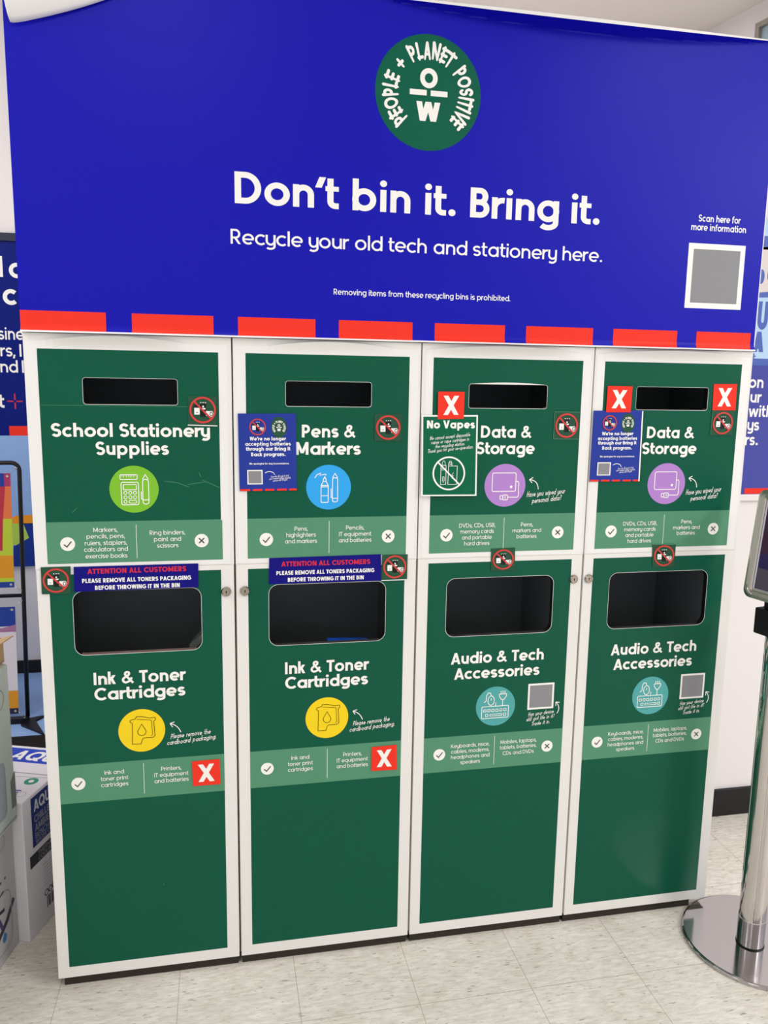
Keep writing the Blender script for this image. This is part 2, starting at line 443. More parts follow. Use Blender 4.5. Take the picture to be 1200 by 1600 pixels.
# ------------------------------------------------------------------ the setting
def floor_material():
    mt = bpy.data.materials.new('vinyl_floor_tiles'); mt.use_nodes = True
    nt = mt.node_tree; N = nt.nodes; Lk = nt.links; b = N['Principled BSDF']
    tc = N.new('ShaderNodeTexCoord')
    def noise(scale, sc, detail=4, rough=.6):
        mp = N.new('ShaderNodeMapping'); mp.inputs['Scale'].default_value = sc; mp.inputs['Rotation'].default_value = (0, 0, 0.12)
        nz = N.new('ShaderNodeTexNoise'); nz.inputs['Scale'].default_value = scale
        nz.inputs['Detail'].default_value = detail; nz.inputs['Roughness'].default_value = rough
        Lk.new(tc.outputs['Object'], mp.inputs['Vector']); Lk.new(mp.outputs['Vector'], nz.inputs['Vector']); return nz.outputs['Fac']
    def ramp(fac, stops):
        r = N.new('ShaderNodeValToRGB'); els = r.color_ramp.elements
        els[0].position, els[0].color = stops[0]; els[1].position, els[1].color = stops[1]
        for p, c in stops[2:]:
            e = els.new(p); e.color = c
        Lk.new(fac, r.inputs['Fac']); return r.outputs['Color']
    def c4(r, g, bb): return (lin(r), lin(g), lin(bb), 1)
    base = ramp(noise(5, (1, 1, 1)), [(.3, c4(214, 209, 197)), (.7, c4(226, 222, 213))])
    st = ramp(noise(17, (1.6, 7, 1), 6, .7), [(.46, (1, 1, 1, 1)), (.62, (.84, .82, .77, 1))])
    fl = ramp(noise(21, (1.5, 6, 1), 2, .5), [(.66, (1, 1, 1, 1)), (.69, (.56, .53, .48, 1))])
    lt = ramp(noise(15, (1.3, 5, 1), 5, .65), [(.42, (1.10, 1.10, 1.11, 1)), (.50, (1, 1, 1, 1))])
    def mul(a, c):
        mx = N.new('ShaderNodeMix'); mx.data_type = 'RGBA'; mx.blend_type = 'MULTIPLY'; mx.inputs[0].default_value = 1
        Lk.new(a, mx.inputs[6]); Lk.new(c, mx.inputs[7]); return mx.outputs[2]
    colr = mul(mul(mul(base, st), fl), lt)
    sx = N.new('ShaderNodeSeparateXYZ'); Lk.new(tc.outputs['Object'], sx.inputs[0])
    def mth(op, a, v=None, a2=None):
        n = N.new('ShaderNodeMath'); n.operation = op
        Lk.new(a, n.inputs[0])
        if a2 is not None: Lk.new(a2, n.inputs[1])
        elif v is not None: n.inputs[1].default_value = v
        return n.outputs[0]
    def seam(sock, off, pitch):
        t = mth('SUBTRACT', sock, off); t = mth('DIVIDE', t, pitch); t = mth('FRACT', t)
        t = mth('SUBTRACT', t, .5); t = mth('ABSOLUTE', t); return mth('GREATER_THAN', t, .5 - .0006/pitch)
    s = mth('MAXIMUM', seam(sx.outputs[0], .004, .308), a2=seam(sx.outputs[1], -.225, .308))
    mx = N.new('ShaderNodeMix'); mx.data_type = 'RGBA'; Lk.new(s, mx.inputs[0]); Lk.new(colr, mx.inputs[6])
    mx.inputs[7].default_value = c4(150, 140, 120)
    Lk.new(mx.outputs[2], b.inputs['Base Color'])
    b.inputs['Roughness'].default_value = .42; b.inputs['Specular IOR Level'].default_value = .35
    return mt
def struct(name, mb, label=None, **kw):
    o = mb.build(name, **kw); o['kind'] = 'structure'
    if label: o['label'] = label; 
    return o
mb = MB(); mb.box((-5, -7, -.05), (6, 1.9, 0), None or floor_material()); struct('floor', mb, 'cream speckled vinyl tile floor')
mb = MB(); mb.box((-5, -7, 3.3), (6, 2.6, 3.36), M_CEIL); struct('ceiling', mb, 'plain beige ceiling')
# partition wall the bins stand against, its skirting and dado board
mb = MB(); mb.box((.30, .478, 0), (3.4, .56, 2.35), M_WALL); struct('wall_back', mb, 'white wall right of the bins')
mb = MB(); mb.box((.30, .464, 0), (3.4, .4775, .104), M_SKIRT); struct('baseboard_back', mb, 'black skirting along the white wall')
mb = MB(); mb.box((1.95, .462, 1.203), (3.4, .4775, 1.226), M_WALL); struct('trim_1', mb, 'white rail under the wall poster', bevel=.002)
# alcove wall far left, and its skirting
mb = MB(); mb.box((-5, 1.9, 0), (3.2, 1.96, 3.3), M_WALL); struct('wall_left', mb, 'pale wall of the alcove behind the banner stand')
mb = MB(); mb.box((-.522, 1.886, .2), (.28, 1.8995, .26), M_SKIRT); struct('baseboard_left', mb, 'dark skirting above the blue platform')
mb = MB(); mb.box((.30, .56, 0), (.36, 1.9, 2.35), M_WALL); struct('wall_return', mb, 'return wall behind the bins')
# right wall seen above the header, with a small window
A_ = Vector((2.786, 1.791, 0)); B_ = Vector((2.852, 1.439, 0)); dR = (B_ - A_).normalized(); nR = Vector((-abs(dR.y), -abs(dR.x)*0, 0))
nR = Vector((dR.y, -dR.x, 0)); nR = nR if nR.x < 0 else -nR
mb = MB()
e0 = A_ - dR*.12; e1 = A_ + dR*1.22
b4 = [e0, e1, e1 - nR*.06, e0 - nR*.06]
lo = [Vector((q.x, q.y, 0)) for q in b4]; hi = [Vector((q.x, q.y, 3.3)) for q in b4]
for i in range(4): mb.face([lo[i], lo[(i+1) % 4], hi[(i+1) % 4], hi[i]], M_WALL)
mb.face(hi, M_WALL); struct('wall_right', mb, 'pale wall meeting the ceiling at upper right', merge=1e-5)
def on_right_wall(s, off, z): q = A_ + dR*s + nR*off; return Vector((q.x, q.y, z))
mb = MB()
s0, s1, z0, z1 = .338, .75, 2.80, 3.205
M_WF = mat('grey_window_frame', (150, 142, 132), .5); M_WG = mat('window_pane_blue_grey', (158, 180, 192), .25)
for a0, a1, c0, c1 in ((s0, s0+.022, z0, z1), (s1-.022, s1, z0, z1), (s0+.022, s1-.022, z0, z0+.022), (s0+.022, s1-.022, z1-.022, z1)):
    P = [on_right_wall(a, o, z) for a, o, z in ((a0,.001,c0),(a1,.001,c0),(a1,.03,c0),(a0,.03,c0),(a0,.001,c1),(a1,.001,c1),(a1,.03,c1),(a0,.03,c1))]
    for f in ((0,3,2,1),(4,5,6,7),(0,1,5,4),(1,2,6,5),(2,3,7,6),(3,0,4,7)): mb.face([P[i] for i in f], M_WF)
wn = struct('window_1', mb, 'small grey-framed window high on the right wall')
mb = MB(); mb.face([on_right_wall(a, .01, z) for a, z in ((s0+.02, z0+.02), (s1-.02, z0+.02), (s1-.02, z1-.02), (s0+.02, z1-.02))], M_WG)
mb.build('window_pane', wn)

# ------------------------------------------------------------------ recycling cabinets
PX = [.031, .507, .981, 1.455]         # left edges of the green fields
CW = .4748
PW = .411
def slab(mb, x0, z0, x1, z1, hole, y0, y1, front, edge_mats):
    """board with an opening: front face, sides and the cut edge of the opening"""
    outer = [(x0, z0), (x1, z0), (x1, z1), (x0, z1)]
    sh = Sheet(mb, (0, y0, 0)); sh.holed(outer, hole, front, 0)
    pts = outer + hole
    for t in tessellate_polygon([[Vector((a, b, 0)) for a, b in outer], [Vector((a, b, 0)) for a, b in hole]]):
        mb.face([(pts[i][0], y1, pts[i][1]) for i in t], front)
    for i in range(4):
        a, b = outer[i], outer[(i+1) % 4]
        mb.face([(a[0], y1, a[1]), (b[0], y1, b[1]), (b[0], y0, b[1]), (a[0], y0, a[1])], front)
    zb = min(p[1] for p in hole)
    n = len(hole)
    for i in range(n):
        a, b = hole[i], hole[(i+1) % n]
        low = max(a[1], b[1]) < zb + .004
        mb.face([(a[0], y0, a[1]), (b[0], y0, b[1]), (b[0], y1, b[1]), (a[0], y1, a[1])], edge_mats[0] if low else edge_mats[1])
def liner(mb, x0, x1, z0, z1, y0, y1, mt):
    q = lambda x, y, z: (x, y, z)
    mb.face([q(x0,y1,z0), q(x1,y1,z0), q(x1,y1,z1), q(x0,y1,z1)], mt)
    mb.face([q(x0,y0,z0), q(x0,y1,z0), q(x0,y1,z1), q(x0,y0,z1)], mt)
    mb.face([q(x1,y1,z0), q(x1,y0,z0), q(x1,y0,z1), q(x1,y1,z1)], mt)
    mb.face([q(x0,y0,z0), q(x1,y0,z0), q(x1,y1,z0), q(x0,y1,z0)], mt)
    mb.face([q(x0,y1,z1), q(x1,y1,z1), q(x1,y0,z1), q(x0,y0,z1)], mt)
def tick(sh, cx, cz, r, layer=3):
    sh.disc(cx, cz, r, M_PRINT, layer, n=32)
    sh.stroke([(cx-.5*r, cz-.05*r), (cx-.12*r, cz-.42*r), (cx+.52*r, cz+.38*r)], .16*r, M_GREY, layer+1)
def cross(sh, cx, cz, r, layer=3):
    sh.disc(cx, cz, r, M_PRINT, layer, n=32)
    for s in (1, -1): sh.stroke([(cx-.38*r, cz-.38*r*s), (cx+.38*r, cz+.38*r*s)], .17*r, M_GREY, layer+1)
def hand_arrow(sh, a, b, c, w=.0022, mt=None, layer=2):
    """curved hand-drawn arrow from tail c by b to the head a"""
    mt = mt or M_PRINT
    pts = []
    for k in range(11):
        t = k / 10.0
        pts.append(((1-t)**2*c[0] + 2*t*(1-t)*b[0] + t*t*a[0], (1-t)**2*c[1] + 2*t*(1-t)*b[1] + t*t*a[1]))
    sh.stroke(pts, w, mt, layer)
    dx, dz = pts[-1][0]-pts[-3][0], pts[-1][1]-pts[-3][1]; l = math.hypot(dx, dz); dx, dz = dx/l, dz/l
    for s in (1, -1):
        an = math.radians(180 + 38*s)
        vx, vz = dx*math.cos(an)-dz*math.sin(an), dx*math.sin(an)+dz*math.cos(an)
        sh.stroke([a, (a[0]+vx*.012, a[1]+vz*.012)], w, mt, layer)
ICR = .0575
def icon_stationery(sh, cx, cz):
    w = .0021; L = 4; r = ICR; m_ = M_PRINT
    sh.disc(cx, cz, r, M_LIME, 3, n=56)
    X = lambda v: cx + v*r
    Z = lambda v: cz + v*r
    sh.rrect(X(-.55), Z(.42), X(.14), Z(.62), .002, w, m_, L)                     # ruler
    for k in range(9): sh.stroke([(X(-.47+k*.065), Z(.62)), (X(-.47+k*.065), Z(.50 if k % 2 else .54))], w*.6, m_, L)
    sh.rrect(X(-.52), Z(-.66), X(.18), Z(.30), .004, w, m_, L)                    # calculator
    sh.rrect(X(-.43), Z(-.02), X(.09), Z(.20), .001, w, m_, L)
    for i in range(3):
        for j in range(3):
            if i == 2 and j > 0: continue
            sh.ring(X(-.36+j*.195), Z(-.15-i*.19), .065*r, w*.8, m_, L, n=16)
    sh.rrect(X(-.22), Z(-.59), X(.09), Z(-.47), .0033, w*.8, m_, L)
    sh.stroke([(X(.35), Z(.42)), (X(.47), Z(.62)), (X(.59), Z(.42))], w, m_, L)   # pen
    sh.rrect(X(.35), Z(-.64), X(.59), Z(.42), .006, w, m_, L)
    sh.stroke([(X(.35), Z(-.46)), (X(.59), Z(-.46))], w, m_, L)
    sh.stroke([(X(.35), Z(-.42)), (X(.29), Z(-.42)), (X(.29), Z(-.10))], w, m_, L)
def icon_pens(sh, cx, cz):
    w = .0021; L = 4; r = ICR; m_ = M_PRINT
    sh.disc(cx, cz, r, M_SKY, 3, n=56)
    X = lambda v: cx + v*r
    Z = lambda v: cz + v*r
    sh.rrect(X(-.34), Z(-.68), X(-.02), Z(.02), .003, w, m_, L)
    sh.stroke([(X(-.34), Z(-.06)), (X(-.34), Z(.08)), (X(-.24), Z(.26)), (X(-.12), Z(.26)), (X(-.02), Z(.08)), (X(-.02), Z(-.06))], w, m_, L)
    sh.stroke([(X(-.33), Z(.08)), (X(-.03), Z(.08))], w, m_, L); sh.stroke([(X(-.34), Z(-.38)), (X(-.02), Z(-.38))], w, m_, L)
    sh.rrect(X(-.24), Z(.26), X(-.12), Z(.40), .002, w, m_, L)
    sh.stroke([(X(-.21), Z(.40)), (X(-.18), Z(.48)), (X(-.14), Z(.40))], w, m_, L)
    sh.stroke([(X(.17), Z(.42)), (X(.28), Z(.62)), (X(.40), Z(.42))], w, m_, L)
    sh.rrect(X(.17), Z(-.66), X(.40), Z(.42), .005, w, m_, L)
    sh.stroke([(X(.17), Z(-.50)), (X(.40), Z(-.50))], w, m_, L)
    sh.stroke([(X(.17), Z(-.46)), (X(.11), Z(-.46)), (X(.11), Z(-.05))], w, m_, L)
    sh.stroke([(X(-.62), Z(.42)), (X(-.52), Z(.56)), (X(-.36), Z(.64)), (X(-.40), Z(.54)), (X(-.14), Z(.58)), (X(-.11), Z(.52))], w, m_, L)
def icon_drive(sh, cx, cz):
    w = .0022; L = 4; r = ICR; m_ = M_PRINT
    sh.disc(cx, cz, r, M_PURPLE, 3, n=56)
    X = lambda v: cx + v*r
    Z = lambda v: cz + v*r
    sh.rrect(X(-.63), Z(-.28), X(.52), Z(.58), .004, w, m_, L)
    sh.disc(X(.30), Z(-.07), .065*r, m_, L, n=20)
    sh.stroke([(X(.52), Z(.18)), (X(.62), Z(.18)), (X(.67), Z(.12)), (X(.67), Z(-.50)), (X(.62), Z(-.56)), (X(.14), Z(-.56))], w, m_, L)
    sh.rrect(X(-.10), Z(-.68), X(.14), Z(-.45), .0025, w, m_, L); sh.rrect(X(-.23), Z(-.65), X(-.10), Z(-.48), .001, w, m_, L)
    for k in (-.02, .05): sh.stroke([(X(k), Z(-.64)), (X(k), Z(-.49))], w*.5, m_, L)
def icon_ink(sh, cx, cz):
    w = .0017; L = 4; r = ICR; m_ = M_BROWNL
    sh.disc(cx, cz, r, M_YELLOW, 3, n=56)
    X = lambda v: cx + v*r
    Z = lambda v: cz + v*r
    pts = [(-.42,-.62),(-.05,-.62),(.02,-.40),(.08,-.36),(.46,-.36),(.56,-.28),(.52,.40),(.60,.48),(.58,.58),(.34,.56),(.02,.66),(-.22,.66),(-.26,.56),(-.46,.52),(-.50,.44),(-.40,.36)]
    sh.stroke([(X(a), Z(b)) for a, b in pts], w, m_, L, True)
    sh.stroke([(X(.38), Z(-.28)), (X(.46), Z(-.22)), (X(.42), Z(.46)), (X(-.20), Z(.54))], w*.8, m_, L)
    sh.stroke([(X(0), Z(.30))] + [(X(.18*math.cos(math.radians(a))), Z(-.06+.18*math.sin(math.radians(a)))) for a in range(25, -206, -20)], w, m_, L, True)
def icon_tech(sh, cx, cz):
    w = .0021; L = 4; r = ICR; m_ = M_PRINT
    sh.disc(cx, cz, r, M_TEAL, 3, n=56)
    X = lambda v: cx + v*r
    Z = lambda v: cz + v*r
    sh.rrect(X(-.70), Z(-.60), X(.66), Z(.0), .003, w, m_, L)
    for k in range(6): sh.rrect(X(-.60+k*.205), Z(-.27), X(-.48+k*.205), Z(-.15), .0008, w*.8, m_, L)
    sh.rrect(X(-.50), Z(-.50), X(-.38), Z(-.38), .0008, w*.8, m_, L); sh.rrect(X(.42), Z(-.50), X(.54), Z(-.38), .0008, w*.8, m_, L)
    sh.rrect(X(-.28), Z(-.49), X(.34), Z(-.40), .0008, w*.8, m_, L)
    sh.stroke([(X(0), Z(0)), (X(0), Z(.20))], w, m_, L)
    sh.stroke(arc(X(-.24), Z(.30), .16*r, .24*r, 0, 360, 20)[:-1], w, m_, L, True)
    sh.stroke([(X(-.24), Z(.42)), (X(-.24), Z(.30))], w, m_, L)
    sh.stroke([(X(-.60), Z(.22)), (X(-.50), Z(.28)), (X(-.48), Z(.56)), (X(-.40), Z(.70)), (X(-.28), Z(.68)), (X(-.24), Z(.54))], w, m_, L)
    sh.stroke([(X(.17), Z(.60)), (X(.53), Z(.60)), (X(.53), Z(.50)), (X(.42), Z(.32)), (X(.28), Z(.32)), (X(.17), Z(.50))], w, m_, L, True)
    for k in (.25, .35, .45): sh.stroke([(X(k), Z(.60)), (X(k), Z(.76))], w, m_, L)
    sh.stroke([(X(.35), Z(.32)), (X(.35), Z(0))], w, m_, L)

UP = [dict(t=[("School Stationery", .2054, .3657, 1.4555), ("Supplies", .2052, .1691, 1.4122)], icon=icon_stationery,
           acc=[("Markers,", .1353, .0563, 1.2245), ("pencils, pens,", .1355, .0891, 1.2088), ("rulers, staplers,", .1354, .0982, 1.1922), ("calculators and", .1352, .1024, 1.1764), ("exercise books", .1356, .0980, 1.1597)],
           rej=[("Ring binders,", .281, .085, 1.2146), ("paint and", .2808, .0649, 1.1983), ("scissors", .281, .0511, 1.1822)], top=(.010, .34, .020)),
      dict(t=[("Pens &", .2055, .1366, 1.4552), ("Markers", .2047, .1654, 1.4117)], icon=icon_pens,
           acc=[("Pens,", .1354, .0338, 1.2171), ("highlighters", .1353, .0757, 1.2012), ("and markers", .1351, .0822, 1.1848)],
           rej=[("Pencils,", .275, .0478, 1.2171), ("IT equipment", .2755, .0848, 1.2005), ("and batteries", .2755, .0854, 1.1843)], top=(.05, .38, .014)),
      dict(t=[("Data &", .2034, .1411, 1.4553), ("Storage", .2033, .1633, 1.4122)], icon=icon_drive,
           acc=[("DVDs, CDs, USB,", .132, .1012, 1.2163), ("memory cards", .1321, .0946, 1.2), ("and portable", .1322, .0838, 1.1838), ("hard drives", .1322, .0709, 1.1674)],
           rej=[("Pens,", .2725, .0348, 1.2158), ("markers and", .2732, .0826, 1.1998), ("batteries", .273, .0577, 1.1833)], note=True, top=(-.02, .40, .022)),
      dict(t=[("Data &", .2078, .1442, 1.4551), ("Storage", .2072, .1664, 1.4114)], icon=icon_drive,
           acc=[("DVDs, CDs, USB,", .1339, .1032, 1.212), ("memory cards", .1346, .0967, 1.1957), ("and portable", .1343, .0864, 1.1794), ("hard drives", .1345, .0721, 1.1626)],
           rej=[("Pens,", .2775, .034, 1.2148), ("markers and", .2783, .0841, 1.1979), ("batteries", .2774, .0574, 1.1819)], note=True, top=(-.02, .43, .022))]
INK = dict(t=[("Ink & Toner", .2045, .2237, .8355), ("Cartridges", .2036, .2213, .7946)], icon=icon_ink,
           acc=[("Ink and", .1328, .0481, .5942), ("toner print", .1328, .0673, .5774), ("cartridges", .1328, .0672, .5608)],
           rej=[("Printers,", .274, .0509, .5926), ("IT equipment", .2739, .0855, .5760), ("and batteries", .2741, .0862, .5596)],
           notes=[("Please remove the", .2741, .3757, .6786, .6862), ("cardboard packaging.", .2656, .3893, .6619, .6710)], arrow=[(.274, .7208), (.2940, .7150), (.3004, .695)])
TECH = dict(t=[("Audio & Tech", .205, .270, .8357), ("Accessories", .2051, .249, .7915)], icon=icon_tech,
            acc=[("Keyboards, mice,", .134, .1123, .5916), ("cables, modems,", .1344, .1117, .5752), ("headphones and", .1352, .113, .5586), ("speakers", .1352, .058, .5421)],
            rej=[("Mobiles, laptops,", .2769, .108, .5926), ("tablets, batteries,", .2762, .11, .5761), ("CDs and DVDs", .2776, .0934, .5585)],
            notes=[("Has your device", .3018, .379, .6697, .6747), ("still got life in it?", .2975, .382, .6550, .6611), ("Trade it in.", .3145, .368, .6409, .6447)],
            arrow=[(.3835, .7072), (.4010, .6905), (.3885, .6726)], card=True)
LOW = [INK, INK, TECH, TECH]
CAB_LABEL = ["white recycling cabinet with green School Stationery Supplies and Ink and Toner panels",
             "white recycling cabinet with Pens and Markers above Ink and Toner Cartridges",
             "white recycling cabinet with the green No Vapes sign beside its Data and Storage slot",
             "white recycling cabinet with a blue notice and two red X stickers, rightmost of the four"]
SLOT_X = (.0975, .3132)
UPW = [(-.029, .432), (-.029, .434), (-.020, .434), (-.024, .436)]
CDEPTH = .42
for i in range(4):
    cx0 = i*CW + .0012; cx1 = (i+1)*CW - .0012; p0 = PX[i]
    root = thing('recycling_cabinet', ((cx0+cx1)/2, .2, 0), CAB_LABEL[i], 'recycling bin', 'recycling cabinets in a row under the blue sign')
    g = .0018
    # carcass: sides, back, top, bottom, shelf
    mb = MB(); y0 = .0185
    mb.box((cx0, y0, .03), (cx0+.016, CDEPTH, 1.695), M_WHITE); mb.box((cx1-.016, y0, .03), (cx1, CDEPTH, 1.695), M_WHITE)
    mb.box((cx0+.016, CDEPTH-.01, .03), (cx1-.016, CDEPTH, 1.695), M_WHITE)
    for za, zb in ((.03, .046), (1.126, 1.142), (1.679, 1.695)): mb.box((cx0+.016, y0, za), (cx1-.016, CDEPTH-.01, zb), M_WHITE)
    mb.build('carcass', root)
    mb = MB(); mb.box((cx0+(.014 if i == 0 else .004), .012, 0), (1.85 if i == 3 else cx1-.004, CDEPTH-.02, .0295), M_PLINTH); mb.build('plinth', root)  # set forward so its dark front paints the shadow in the gap
    # upper fixed panel with letter slot
    sx0, sx1 = p0+SLOT_X[0], p0+SLOT_X[1]
    hole = rounded(sx0, 1.5325, sx1, 1.594, .006, 4)
    mb = MB(); slab(mb, cx0+.0006, 1.1343, cx1-.0006, 1.695, hole, 0, .018, M_WHITE, (M_MDF, M_BLACKP)); up = mb.build('upper_panel', root)
    # its printed vinyl
    T = UP[i]
    mb = MB(); sh = Sheet(mb)
    xa, xb = p0+UPW[i][0], p0+UPW[i][1]
    big = rounded(sx0-.001, 1.5315, sx1+.001, 1.595, .007, 4)
    sh.holed([(xa, 1.1365), (xb, 1.1365), (xb, 1.660), (xa, 1.660)], big, M_VINYLW, 1)
    # top margin of the vinyl, lifting off the board in a low arch
    u0, u1, amp = T['top']; n = 28; rows = 6
    def lift(x, t):
        s = (x - p0 - u0) / (u1 - u0)
        a = math.sin(PI * min(max(s, 0), 1)) ** 0.8
        return -.0004 - amp * a * t ** 1.6
    for a in range(n):
        for r in range(rows):
            X0, X1 = xa+(xb-xa)*a/n, xa+(xb-xa)*(a+1)/n
            def zz(x, t):
                s = min(max((x-p0-u0)/(u1-u0), 0), 1)
                return 1.660 + t*(.018 + .013*math.sin(PI*s))
            t0, t1 = r/rows, (r+1)/rows
            mb.face([(X0, lift(X0, t0), zz(X0, t0)), (X1, lift(X1, t0), zz(X1, t0)), (X1, lift(X1, t1), zz(X1, t1)), (X0, lift(X0, t1), zz(X0, t1))], M_VINYLW, True)
    dz = .0006*((i % 2)*2-1)
    sh.holed([(p0, 1.2505), (p0+PW, 1.2505), (p0+PW, 1.6595), (p0, 1.6595)], big, M_GREEN, 2)
    sh.rect(p0, 1.148, p0+PW, 1.2505, M_BAND, 2)
    if i == 0:      # the lower half of this print is a second, slightly offset sheet
        sh.rect(p0-.0005, 1.148, p0+PW+.003, 1.2485, M_BAND, 2.3)
        sh.stroke([(p0-.001, 1.5295), (p0+PW+.002, 1.5285)], .0007, M_BAND, 3)
        for pts in ([(.2765,.0),(.308,-.0045),(.336,-.0155)], [(.332,-.0095),(.374,-.003)], [(.36,.0205),(.3645,.0095)], [(.368,.0015),(.41,-.018)], [(.0615,-.074),(.0715,-.0635)], [(.137,-.104),(.140,-.099)], [(.228,-.113),(.236,-.106)]):
            sh.stroke([(p0+a, 1.348+b) for a, b in pts], .0011, M_BAND, 3)
    if i == 2:      # the vinyl gapes a little above this slot
        nn_ = 16
        sh.poly([(sx0+.006+(sx1-sx0-.010)*k/nn_, 1.5949+.0045*math.sin(PI*k/nn_)) for k in range(nn_+1)], M_VINYLW, 3)
    c = p0 + .2055
    for s, lc, wd, z in T['t']: write_c(sh, s, p0+lc, wd, z, .0318, M_PRINT, w=.197, layer=4, seg=6)
    T['icon'](sh, c, 1.3285)
    sh.rect(c+.001, 1.157, c+.0022, 1.2412, M_PRINT, 3)
    tick(sh, p0+.0470, 1.1965, .0170); cross(sh, p0+.3628, 1.1975, .0170)
    for s, lc, wd, z in T['acc'] + T['rej']: write_c(sh, s, p0+lc, wd, z, .0112, M_PRINT, w=.125, layer=4, seg=3)
    if T.get('note'):
        script(sh, "Have you wiped your", p0+.2678, p0+.3785, 1.2964, .0125, M_PRINT, 1.3055, layer=4)
        script(sh, "personal data?", p0+.2830, p0+.3690, 1.2793, .0125, M_PRINT, 1.2870, layer=4)
        hand_arrow(sh, (p0+.2735, 1.3434), (p0+.2985, 1.3420), (p0+.3000, 1.3170), layer=4)
    mb.build('printed_vinyl', up)
    # lower door with rounded opening
    lx0, lx1 = p0+.0525, p0+.3585
    hole = rounded(lx0, .9145, lx1, 1.0770, .024, 8)
    mb = MB(); slab(mb, cx0+g, .030, cx1-g, 1.1337, hole, 0, .018, M_WHITE, (M_MDF if i == 0 else M_EDGE, M_BLACKP)); door = mb.build('door', root)
    T = LOW[i]
    mb = MB(); sh = Sheet(mb)
    big = rounded(lx0-.0011, .9134, lx1+.0011, 1.0781, .025, 8)
    sh.holed([(p0, .0605), (p0+PW-.002, .0605), (p0+PW-.002, 1.1210), (p0, 1.1210)], big, M_GREEN, 1)
    sh.rect(p0, .5225, p0+PW-.002, .6262, M_BAND, 2)
    for s, lc, wd, z in T['t']: write_c(sh, s, p0+lc, wd, z, .0325, M_PRINT, w=.197, layer=4, seg=6)
    T['icon'](sh, p0+.2040, .7068)
    sh.rect(p0+.2045, .5335, p0+.2057, .6180, M_PRINT, 3)
    tick(sh, p0+.0448, .5748, .0170); cross(sh, p0+.3638, .5752, .0170)
    for s, lc, wd, z in T['acc'] + T['rej']: write_c(sh, s, p0+lc, wd, z, .0112, M_PRINT, w=.125, layer=4, seg=3)
    for s, a, b, z, zb in T['notes']: script(sh, s, p0+a, p0+b, z, .0100 if T.get('card') else .0118, M_PRINT, zb, layer=4)
    A3 = [(p0+a, b) for a, b in T['arrow']]; hand_arrow(sh, A3[0], A3[1], A3[2], layer=4)
    if T.get('card'):
        sh.rect(p0+.2985, .6890, p0+.3768, .7658, M_PRINT, 3); sh.rect(p0+.3040, .6945, p0+.3712, .7602, M_QRGREY, 4)
    if i == 0:
        sh.stroke([(p0+.245, .27), (p0+.247, .272)], .002, M_BAND, 2)
    mb.build('printed_vinyl', door)
    # cam lock
    lx = (.4522, .4988, 1.3988, 1.4436)[i]; lz = 1.0640
    mb = MB(); mb.lathe([(.0125, 0), (.0125, .0025), (.0105, .006), (.0085, .006), (.0080, .0048), (.0035, .0048)], (lx, 0, lz), M_LOCK, axis=(0, -1, 0), n=28)
    sh = Sheet(mb, (0, -.0049, 0)); sh.disc(lx, lz+.001, .0018, M_BLACK, 1, n=12); sh.rect(lx-.0009, lz-.0045, lx+.0009, lz+.001, M_BLACK, 1)
    mb.build('lock', door)
    # dark bins behind the openings
    mb = MB(); liner(mb, cx0+.03, cx1-.03, 1.16, 1.66, .0185, .36, M_DARK); mb.build('bin_liner', root)
    mb = MB(); liner(mb, cx0+.03, cx1-.03, .70, 1.118, .0185, .36, M_DARK); mb.build('bin_liner', root)

# things lying in two of the open bins
mb = MB(); mb.box((-.055, -.022, 0), (.055, .022, .1975), mat('bright_blue_carton', (20, 90, 215), .3), Matrix.Translation((.775, .066, .7005)) @ Matrix.Rotation(-.12, 4, 'Z'))
mb.build_thing('cartridge_box', (.775, .066, .7005), 'bright blue carton standing in the ink and toner opening of the second cabinet', 'box', bevel=.002)
mb = MB()
gm = mat('grey_wrap', (112, 118, 112), .3)
for px_, pz_, q_ in ((0, 0, 0),):
    base = Vector((.365, .10, .7005))
    pts = [(-.035, -.03, 0), (.045, -.03, 0), (.05, .05, 0), (-.03, .05, 0), (-.01, -.01, .20), (.045, -.02, .245), (.048, .04, .25), (0, .03, .205)]
    P = [base + Vector(p) for p in pts]
    for f in ((0,3,2,1),(4,5,6,7),(0,1,5,4),(1,2,6,5),(2,3,7,6),(3,0,4,7)): mb.face([P[j] for j in f], gm)
mb.build_thing('plastic_bag', (.365, .10, .7005), 'grey crumpled plastic bag inside the ink and toner opening of the leftmost cabinet', 'bag')

# ------------------------------------------------------------------ blue header sign
HX0, HX1, HZ0, HZ1 = -.0008, 1.9055, 1.6965, 2.4890
root = thing('header_sign', (.95, .2, 1.6955), 'blue header sign with white lettering and red dashes above the four cabinets', 'sign')
mb = MB(); mb.box((HX0, -.002, HZ0), (HX1-.006, CDEPTH, HZ1-.004), M_WHITE); mb.build('sign_box', root, bevel=.0015)
def hdrop(x, z):
    """how far the sagging top edge comes down"""
    s = (x - .80) / (HX1 - .80)
    if not 0 < s < 1: return 0.0
    zb = HZ1 - .030 * math.sin(PI * s) ** .8
    return .45 * 1.5 * max(0.0, z - zb)
def hdisp(x, z):
    d = .0
    # top edge on the right half sags forward
    s = (x - .80) / (HX1 - .80)
    if 0 < s < 1:
        b = .030 * math.sin(PI * s) ** .8
        zb = HZ1 - b
        if b > 1e-4 and z > zb: d += 1.5 * (z - zb)
    # bottom margin bulges out a little between the dashes
    if z < HZ0 + .018:
        t = (HZ0 + .018 - z) / .018
        d += t*t*(.004 + .006*abs(math.sin(PI*(x+.05)/.47)))
    # vinyl turns round the right-hand corner
    if x > HX1 - .014: d -= .012 * ((x - HX1 + .014) / .014) ** 2
    return d
mb = MB()
xs = [HX0 + (HX1-HX0-.02)*k/90 for k in range(91)] + [HX1-.015, HX1-.011, HX1-.007, HX1-.003, HX1]
